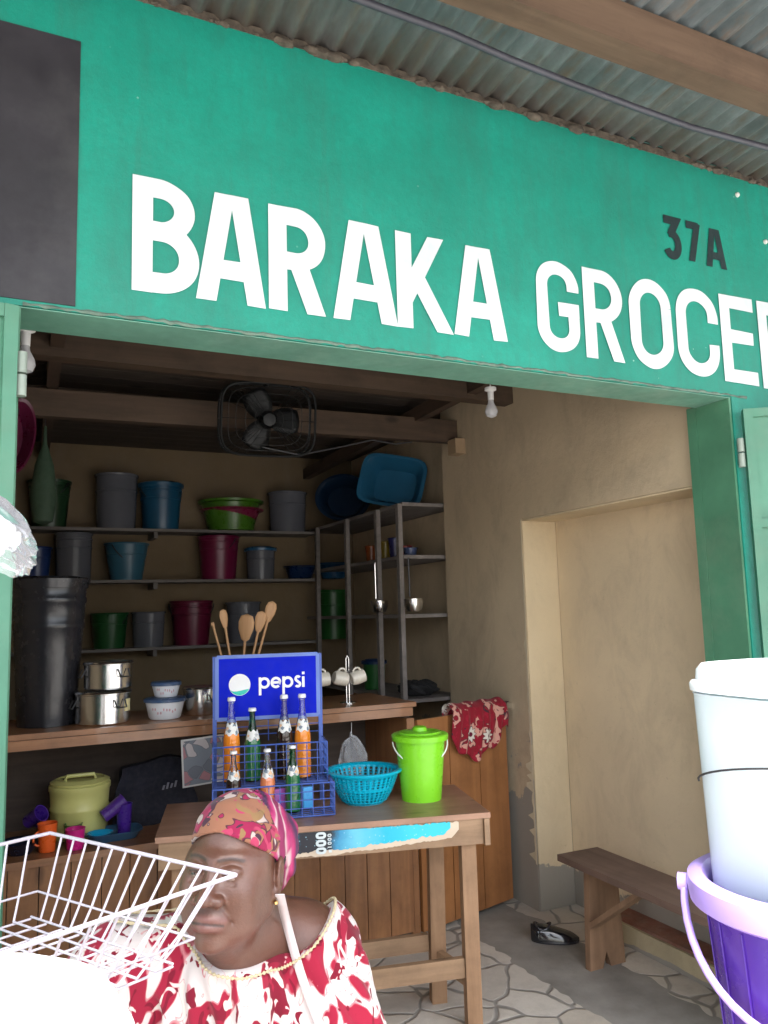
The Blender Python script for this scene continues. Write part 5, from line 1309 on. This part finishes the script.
Vw, Fw = surface_nets(f.astype(np.float32), Wf.x, Wf.y, Wf.z); Vw = relax(Vw, Fw, 1, .4)
WR = mat_blotch('headscarf_print', (.25, .11, .065), [((.24, .014, .055), .54, 1.0, .02), ((.40, .32, .29), .60, 1.1, .015), ((.05, .02, .035), .64, 1.5, 0), ((.34, .04, .09), .62, 1.9, 0), ((.22, .13, .06), .64, 1.3, 0)], 18, dist=1.0)
wrap = np_mesh('headscarf', toL(Vw), Fw, WR, lady); FcW = HF.l(Vw[Fw].mean(1))
# magenta striped end of the scarf twisted at the back of the head
MS = bpy.data.materials.new('magenta_striped_cloth'); nt, ns, ls, b = nodes(MS)
wv = ns.new('ShaderNodeTexWave'); wv.inputs['Scale'].default_value = 7; wv.inputs['Distortion'].default_value = 9; wv.inputs['Detail'].default_value = 2; ls.new(coords(ns, ls, (1, 1, .5)), wv.inputs['Vector'])
r = ramp(ns, [(.0, (.05, .02, .06)), (.25, (.30, .015, .09)), (.6, (.40, .04, .15)), (.78, (.52, .38, .38)), (.9, (.22, .015, .08))]); ls.new(wv.outputs['Fac'], r.inputs[0]); ls.new(r.outputs[0], b.inputs['Base Color']); b.inputs['Roughness'].default_value = .75
wrap.data.materials.append(MS)
for p_, q_ in zip(wrap.data.polygons, FcW):
    if q_[0] > .012 and q_[1] < .004+.006*math.sin(q_[2]*90): p_.material_index = 1
tw = Field(fine(-.05, .19, .003), fine(-.19, .12, .003), fine(-.11, .15, .003))
for a_, b_, ra, rb in (((.050, -.060, .05), (.052, -.085, -.005), .026, .026), ((.052, -.085, -.005), (.040, -.092, -.040), .024, .015)): tw.cap(a_, b_, ra, rb, .010, fr=H)
G = np.stack(np.meshgrid(tw.x, tw.y, tw.z, indexing='ij'), -1); Q = H.l(G)
tf = tw.f-.0022*np.sin(Q[..., 0]*260+Q[..., 2]*50-Q[..., 1]*90)
Vt, Ft = surface_nets(tf.astype(np.float32), tw.x, tw.y, tw.z); Vt = relax(Vt, Ft, 1, .4); np_mesh('scarf_end', toL(Vt), Ft, MS, wrap)
# hair at the temple and nape below the scarf
hf = Field(fine(-.13, .13, .003), fine(-.14, .13, .003), fine(-.09, .14, .003)); hf.ell((0, -.030, .020), (.0775, .083, .080), .01, fr=H)
G = np.stack(np.meshgrid(hf.x, hf.y, hf.z, indexing='ij'), -1); Q = H.l(G)
hcut = np.maximum(Q[..., 1]-.034+.25*np.abs(Q[..., 2]-.03), -.050-Q[..., 2]); f = np.maximum(hf.f, hcut)-.0012*np.sin(Q[..., 0]*900)*np.sin(Q[..., 1]*800)*np.sin(Q[..., 2]*850)
Vr, Fr = surface_nets(f.astype(np.float32), hf.x, hf.y, hf.z); np_mesh('hair', toL(Vr), Fr, paint('greying_hair', (.018, .016, .016), .8, .5, 60), lady)
# ---- blouse and skirt
D_ = Field(np.arange(-.50, .60, .006), np.arange(-.36, .56, .006), np.arange(GZ+.10, -.05, .006))
D_.cap((.0, -.03, -.05), (.015, -.085, -.19), .060, .078, .035); D_.cap(tuple(HF.w((0, .03, -.085))), (.0, -.015, -.17), .044, .062, .03); D_.ell((0, -.04, -.22), (.11, .085, .07), .05); D_.ell((-.01, -.10, -.40), (.19, .14, .21), .06); D_.ell((-.01, -.11, -.24), (.178, .107, .108), .06)
D_.cap((-.01, -.10, -.20), NS['ls'], .082, .072, .05); D_.cap((-.02, -.09, -.21), NS['rs'], .086, .080, .05)
D_.ell((-.075, .02, -.39), (.115, .11, .115), .06); D_.ell((.10, .005, -.39), (.115, .11, .115), .06)
D_.cap((.02, -.07, -.13), (.10, -.115, -.155), .063, .062, .05); D_.cap((.0, -.06, -.14), (-.10, -.07, -.18), .061, .064, .05)
D_.cap(NS['ls'], LE, .072, .080, .05); D_.cap(NS['rs'], RE, .086, .082, .05)
D_.ell((.02, -.05, -.60), (.215, .195, .18), .07); D_.ell((.03, -.08, -.76), (.24, .21, .15), .07)
for s_, kn in zip((1, -1), KN): D_.cap((.03+.11*s_, -.03, -.79), kn, .125, .095, .08); D_.cap(kn, (kn[0], kn[1]+.01, GZ+.2), .095, .11, .08)
G = np.stack(np.meshgrid(D_.x, D_.y, D_.z, indexing='ij'), -1); a_, b_, c_ = G[..., 0], G[..., 1], G[..., 2]
ang = np.arctan2(b_+.10, a_-.02)
fold = .0065*np.sin(ang*24+2*np.sin(c_*18))*np.clip((-.13-c_)/.08, 0, 1)+.004*np.sin(ang*9+c_*25)+.003*np.sin(a_*40+c_*30)*np.clip((-.3-c_)/.1, 0, 1)
f = D_.f-fold
def neckline(a, b): # height of the neckline surface
    h = -.138-.22*np.clip(a, 0, .10)+13*np.clip(a-.10, 0, .09)**2+1.2*np.clip(a-.19, 0, 1)+.38*np.clip(-(a+.02), 0, .12)-.25*np.clip(b+.02, 0, .2)
    return h+.10*np.clip(-b-.09, 0, .1)
h_ = neckline(a_, b_)
f = np.maximum(f, c_-h_)
Vb, Fb = surface_nets(f.astype(np.float32), D_.x, D_.y, D_.z); Vb = relax(Vb, Fb, 2, .45)
BLM = mat_blotch('blouse_print', (.52, .47, .46), [((.25, .010, .032), .515, 1.0, .014), ((.15, .006, .02), .60, 1.8, 0), ((.54, .50, .46), .62, 2.2, .01)], 16, aniso=(1, 1, .6), dist=1.3, outline=(.48, .20, .22), daisies=(7.5, .17, (.56, .54, .50), (.45, .36, .12)))
bl = np_mesh('blouse', toL(Vb), Fb, BLM, lady)
# lace edging round the neckline and strap of the apron
def fieldval(Fd, f, p):
    i = [np.clip(np.searchsorted(ax_, q)-1, 0, len(ax_)-2) for ax_, q in zip((Fd.x, Fd.y, Fd.z), p)]
    return float(f[i[0], i[1], i[2]])
edge = []
for k in range(120):
    an = 2*PI*k/120; o0 = np.array([.02, -.09]); dr = np.array([math.cos(an), math.sin(an)]); hit = None
    for rr in np.arange(.30, .02, -.003):
        p_ = o0+dr*rr; zc_ = float(neckline(p_[0], p_[1]))
        if zc_ < -.052 and fieldval(D_, D_.f, (p_[0], p_[1], zc_)) < .002: hit = (p_[0]+dr[0]*.003, p_[1]+dr[1]*.003, zc_+.001); break
    if hit: edge.append(hit)
if len(edge) > 10:
    E_ = np.array(edge)
    for _ in range(3): E_ = (np.roll(E_, 1, 0)+E_*2+np.roll(E_, -1, 0))/4
    Ew = toL(E_); bm = bmesh.new(); n = len(Ew); pts = []; rad = []
    for i in range(n*4):
        t = i/4; a = Ew[int(t) % n]; c2 = Ew[(int(t)+1) % n]; q = a+(c2-a)*(t-int(t)); pts.append(Vector(q)); rad.append(.0022+.0012*math.sin(i*1.6))
    tube(bm, pts, rad, 7, closed=True); obj('lace_edging', bm, paint('cream_lace', (.45, .38, .24), .8, .1, 60), bl, smooth=True)
def surf(u, v, lift=.004):
    """front surface of the body or blouse along a sight line, in person space"""
    r_ = M.T @ np.array([(u-384)/FPX, (v-512)/FPX, 1])
    for t in np.arange(1.05, 1.75, .0025):
        p_ = EYE+r_*t-hc; q = np.array([p_ @ EA, p_ @ EB, p_[2]])
        fb = fieldval(B, B.f, q) if (xs[0] < q[0] < xs[-1] and ys[0] < q[1] < ys[-1] and zs[0] < q[2] < zs[-1]) else 1
        fd = fieldval(D_, f, q) if (D_.x[0] < q[0] < D_.x[-1] and D_.y[0] < q[1] < D_.y[-1] and D_.z[0] < q[2] < D_.z[-1]) else 1
        if min(fb, fd) < lift: return EYE+r_*t
    return None
sp_ = [surf(u, v) for u, v in ((280, 893), (283, 905), (286, 919), (290, 934), (295, 951), (299, 968), (305, 986), (312, 1004), (320, 1022), (326, 1040))]
sp_ = [s for s in sp_ if s is not None]
if len(sp_) > 3:
    S_ = np.array(sp_)
    for _ in range(2): S_[1:-1] = (S_[:-2]+2*S_[1:-1]+S_[2:])/4
    bm = bmesh.new(); prev = None; base = np.array([hc[0], hc[1], FL])
    for i, q in enumerate(S_):
        wd = EA*.008; q = q+EB*.004-base
        c = [bm.verts.new(tuple(q-wd)), bm.verts.new(tuple(q+wd))]
        if prev: bm.faces.new((prev[0], prev[1], c[1], c[0]))
        prev = c
    o = obj('apron_strap', bm, paint('white_strap_cloth', (.52, .45, .45), .8, .05, 30), lady, smooth=True); md = o.modifiers.new('t', 'SOLIDIFY'); md.thickness = .002
# earring
p_ = toL(np.array([HF.w((.083, .002, -.050))]))[0]; lathe('earring', [(0, -.0045), (.004, -.002), (.004, .002), (0, .0045)], paint('gold_earring', (.8, .6, .25), .2, metal=1), lady, n=12, loc=p_)
# stool she sits on
sc_ = toW(np.array([[.03, -.07, 0]]))[0]; sh_ = hc[2]-.905
st = thing('stool', 'low wooden stool under the seated woman', 'stool', (sc_[0], sc_[1], FL))
bm = bmesh.new(); bx(bm, -.19, .19, -.16, .16, sh_-FL-.03, sh_-FL); obj('seat', bm, BENCHL, st, bevel=.006)
for sx in (-1, 1):
    for sy in (-1, 1): bm = bmesh.new(); bar(bm, (sx*.16, sy*.13, 0), (sx*.14, sy*.115, sh_-FL-.031), .04, .04); obj('leg', bm, BENCHL, st, bevel=.003)

# ================================================================== FOREGROUND STALL GOODS
STALLW = wood('pale_stall_wood', (.34, .24, .15), (.5, .38, .26), 0, .7)
def stand(nm, lb, x0, x1, y0, y1, z):
    t = thing(nm, lb, 'table', ((x0+x1)/2, (y0+y1)/2, FL)); w, d, h = (x1-x0)/2, (y1-y0)/2, z-FL
    bm = bmesh.new()
    for i in range(4): bx(bm, -w, w, -d+2*d*i/4+.003, -d+2*d*(i+1)/4-.003, h-.025, h)
    obj('tabletop', bm, STALLW, t, bevel=.003)
    for sx in (-1, 1):
        for sy in (-1, 1): bm = bmesh.new(); bar(bm, (sx*(w-.04), sy*(d-.04), 0), (sx*(w-.04), sy*(d-.04), h-.027), .05, .05); obj('leg', bm, STALLW, t, bevel=.003)
    bm = bmesh.new(); bx(bm, -w+.01, w-.01, -d+.01, -d+.03, h-.10, h-.027); bx(bm, -w+.01, w-.01, d-.03, d-.01, h-.10, h-.027); obj('apron', bm, STALLW, t, bevel=.003)
    return t
stand('stall_table', 'rough pale stall table holding the white goods at left', -.75, .10, .30, 1.14, .90)
# white wire dish rack, rim corners located from the photo at rim height
RZ_ = 1.355; A_ = at(50, 833, 2, RZ_); B_ = at(236, 875, 2, RZ_); C_ = at(-8, 957, 2, RZ_)
C_ = B_+(C_-B_).normalized()*.46; Dd = A_+(C_-B_)
WW = paint('white_coated_wire', (.42, .39, .44), .3, .04, 30, bmp=.02)
t = thing('wire_dish_rack', 'white coated wire dish rack in front of the seated woman', 'dish rack', ((A_+C_)/2)[:2]+(RZ_-.098,) if False else (((A_+C_)/2).x, ((A_+C_)/2).y, RZ_-.098))
O_ = Vector(t.location); cen = (A_+B_+C_+Dd)/4; hh = .098
def rim(p): return p-O_
def floor_(p, k=.76): q = cen+(p-cen)*k; return Vector((q.x, q.y, RZ_-hh))-O_
def mid_(p, k=.80): q = cen+(p-cen)*k; return Vector((q.x, q.y, RZ_-hh*.72))-O_
bm = bmesh.new(); cs_ = [A_, B_, C_, Dd]; tube(bm, [rim(q) for q in cs_], .0030, 8, closed=True) if False else None
for i in range(4): tube(bm, [rim(cs_[i]), rim(cs_[(i+1) % 4])], .0027, 8)
obj('rim_wire', bm, WW, t, smooth=True)
L = []
def side(p, q, n):
    for i in range(1, n):
        r0 = p+(q-p)*i/n; L.append([rim(r0), mid_(r0, .84), floor_(r0)])
side(A_, B_, 13); side(C_, B_, 14); side(Dd, C_, 13); side(A_, Dd, 14)
wires('side_wires', L, .0017, WW, t)
L = []
for i in range(0, 15):
    f_ = i/14; L.append([floor_(A_+(Dd-A_)*f_), floor_(B_+(C_-B_)*f_)])
for i in range(0, 9):
    f_ = i/8; L.append([floor_(A_+(B_-A_)*f_)+Vector((0, 0, -.003)), floor_(Dd+(C_-Dd)*f_)+Vector((0, 0, -.003))])
for i in range(4): L.append([mid_(cs_[i], .84), mid_(cs_[(i+1) % 4], .84)])
wires('base_wires', L, .0016, WW, t)
# stack of white basins carrying the rack
q = cen+(Dd-cen)*.25
t = thing('basin_stack', 'stack of upturned white basins under the dish rack', 'basins', (q.x, q.y, .901))
for i in range(5):
    z = i*.066; lathe('basin', [(.19, z), (.185, z+.004), (.13, z+.088), (.12, z+.09), (0, z+.09), (0, z+.086), (.12, z+.085), (.178, z+.002)], WHITE, t, n=44, closed=False)
# tall white tub close to the camera
p = atd(-22, 930, .60)
t = thing('white_tub', 'rounded white plastic tub close in the lower left corner', 'tub', (p.x, p.y, .901)); Hh = 1.42-.901; r = .116
lathe('body', [(0, 0), (r*.86, 0), (r*.9, .01), (r*.93, Hh*.6), (r*1.0, Hh*.74), (r*1.01, Hh*.80), (r*.98, Hh*.82)], WHITE, t, n=56)
lathe('lid', [(r*1.0, Hh*.80), (r*1.04, Hh*.81), (r*1.04, Hh*.85), (r*.98, Hh*.89), (r*.82, Hh*.95), (r*.5, Hh*.985), (0, Hh)], WHITE, t, n=56)
# right hand stack
RT = .90
stand('stall_table', 'rough pale stall table holding the purple bucket at right', .80, 1.55, .40, 1.10, RT)
pb = atd(808, 878, 1.17); PUR = paint('purple_plastic', (.25, .12, .82), .34, .12, 7, bmp=.05, dirt=(.35, .28, .6), dirt_amt=.35); LAV = paint('lavender_plastic', (.42, .30, .74), .35, .05, 5, bmp=.03)
rimz = at(768, 880, 1, pb.y).z
t = thing('purple_bucket', 'purple bucket with lavender rim and bail handle at the right edge', 'bucket', (pb.x, pb.y, RT+.001)); Hh = rimz-RT-.01; r = .150
PR = [(0, .004), (r*.76, .004), (r*.78, 0), (r*.80, .004), (r*.92, Hh*.72)]
lathe('body', PR+[(r*.97, Hh*.93), (r*.93, Hh*.93), (r*.77, .010), (0, .010)], PUR, t, n=64)
bm = bmesh.new()
for k in range(20):
    a = 2*PI*k/20; tube(bm, [(r*.805*math.cos(a), r*.805*math.sin(a), .02), (r*.958*math.cos(a), r*.958*math.sin(a), Hh*.86)], .0016, 5)
obj('ribs', bm, PUR, t, smooth=True)
lathe('rim', [(r*.965, Hh*.88), (r*1.04, Hh*.885), (r*1.10, Hh*.90), (r*1.12, Hh*.95), (r*1.11, Hh*.985), (r*1.05, Hh), (r*.97, Hh*1.0), (r*.92, Hh*.97), (r*.92, Hh*.93)], LAV, t, n=64, closed=True)
v_cam = Vector((-pb.x, -pb.y, 0)).normalized(); side_ = Vector((-v_cam.y, v_cam.x, 0))
if side_.dot(Vector(EA)) > 0: side_ = -side_
pts = []
for i in range(25):
    a = PI*i/24; pts.append(side_*(r*1.155)*math.cos(a)+v_cam*(r*1.17*math.sin(a)*.86)+Vector((0, 0, Hh*.93-r*.98*math.sin(a)**.9)))
bm = bmesh.new(); tube(bm, pts, .0058, 10); obj('handle', bm, LAV, t, smooth=True)
for s_ in (1, -1):
    bm = bmesh.new(); c = side_*(r*1.12)*s_+Vector((0, 0, Hh*.93)); tube(bm, [c-side_*.0*s_-Vector((0, 0, 0)), c+side_*.014*s_], .013, 12); obj('handle_lug', bm, LAV, t, smooth=True)
# translucent container standing in the bucket
CL2 = glassy('frosted_white_plastic', (.82, .90, .93), .30, 1.15, .42); r2 = .118; zb = rimz-.075
topz = at(740, 678, 1, pb.y).z; H2 = topz-zb
lathe('inner_rest', [(r*.90, 0), (r*.6, .002), (0, .002), (0, -.003), (r*.6, -.003), (r*.90, -.004)], PUR, t, n=40, loc=(0, 0, zb-.008-RT-.001))
t = thing('clear_container', 'tall translucent container with white lid standing in the purple bucket', 'container', (pb.x+.0, pb.y, zb))
lathe('body', [(0, 0), (r2*.87, 0), (r2*.92, .008), (r2*.985, H2-.03), (r2, H2-.028), (r2*.97, H2-.028), (r2*.89, .010), (0, .005)], CL2, t, n=56, sq=4)
lathe('lid', [(r2*1.0, H2-.024), (r2*1.065, H2-.024), (r2*1.07, H2-.014), (r2*1.05, H2-.010), (r2*1.0, H2-.008), (r2*.985, H2+.008), (r2*.93, H2+.016), (r2*.86, H2+.010), (0, H2+.008)], plastic('frosted_lid', (.86, .90, .92), .35), t, n=56, sq=3.2)
pts = [side_*(r2*1.19)*math.cos(PI*i/20)+v_cam*(r2*1.19*math.sin(PI*i/20))+Vector((0, 0, H2-.165+.05*math.sin(PI*i/20))) for i in range(21)]
bm = bmesh.new(); tube(bm, pts, .0016, 6); obj('wire_handle', bm, DARKMETAL, t, smooth=True)
# bundle of clear tumblers in film hung at the left
hp = atd(-4, 532, 1.05); CUPM = glassy('clear_tumbler_plastic', (.95, .95, .97), .12, 1.3, .55); FILM = glassy('shiny_film', (.97, .97, 1), .12, 1.12, .85)
t = thing('tumbler_bundle', 'bundle of clear plastic tumblers wrapped in film hanging at the left edge', 'cups', hp)
dirn = (Vector(EA)*.62+Vector((0, 0, -.78))).normalized()
for i in range(3):
    off = Vector(EA)*(-.024+.0*i)+Vector((0, 0, -.0))+(Vector(EA)*.78+Vector((0, 0, .62)))*(-.026+.026*i*1.0)+Vector(EB)*(.012*(i % 2))
    o = lathe('tumbler_stack', [q for k in range(6) for q in ((.012+.0015, .012*k), (.0185, .012*k+.010), (.0165, .012*k+.0115))]+[(.013, .072), (.010, .074)], CUPM, t, n=22, loc=off-dirn*.01)
    o.rotation_mode = 'QUATERNION'; o.rotation_quaternion = (-dirn).to_track_quat('Z', 'Y'); o.location = off+dirn*.045
bm = bmesh.new(); bmesh.ops.create_icosphere(bm, subdivisions=4, radius=1)
for v in bm.verts:
    q = v.co.copy(); v.co = Vector(EA)*q.x*.040+Vector(EB)*q.y*.034+Vector((0, 0, 1))*q.z*.056
    v.co += q*.006*math.sin(q.x*14+q.z*9+q.y*5)+Vector(EA)*(-.030*q.z)
obj('film_wrap', bm, FILM, t, smooth=True, loc=(0, 0, 0))
bm = bmesh.new(); tube(bm, [Vector(EA)*-.03+Vector((0, 0, .05)), Vector(EA)*-.04+Vector((0, 0, .3)), Vector((-.05, 0, CZ(1.0)-hp.z-.12))], .0012, 6); obj('string', bm, WHITE, t)
# ================================================================== LIGHT
w = bpy.data.worlds.new("World"); sc.world = w; w.use_nodes = True; nt = w.node_tree
sky = nt.nodes.new('ShaderNodeTexSky'); sky.sky_type = 'NISHITA'; sky.sun_disc = False
SUN_EL, SUN_AZ = 65, 200   # compass degrees of the direction to the sun, clockwise from +y
sky.sun_elevation = R_(SUN_EL); sky.sun_rotation = R_(SUN_AZ); sky.air_density = 1.2; sky.dust_density = 4
hs = nt.nodes.new('ShaderNodeHueSaturation'); hs.inputs['Saturation'].default_value = .5
nt.links.new(sky.outputs[0], hs.inputs['Color']); nt.links.new(hs.outputs[0], nt.nodes['Background'].inputs[0])
nt.nodes['Background'].inputs[1].default_value = .15
sl = bpy.data.lights.new('sun', 'SUN'); sl.energy = 2.5; sl.angle = R_(14); sl.color = (1, .985, .96)
so = bpy.data.objects.new('sun', sl); link(so)
d = Vector((math.sin(R_(SUN_AZ))*math.cos(R_(SUN_EL)), math.cos(R_(SUN_AZ))*math.cos(R_(SUN_EL)), math.sin(R_(SUN_EL))))
so.rotation_mode = 'QUATERNION'; so.rotation_quaternion = d.to_track_quat('Z', 'Y')
sc.view_settings.view_transform = 'Standard'; sc.view_settings.look = 'None'; sc.view_settings.gamma = 1
sc.view_settings.exposure = 2.25
sc.cycles.use_denoising = True; sc.cycles.max_bounces = 10; sc.cycles.diffuse_bounces = 6; sc.cycles.transmission_bounces = 8; sc.cycles.transparent_max_bounces = 8
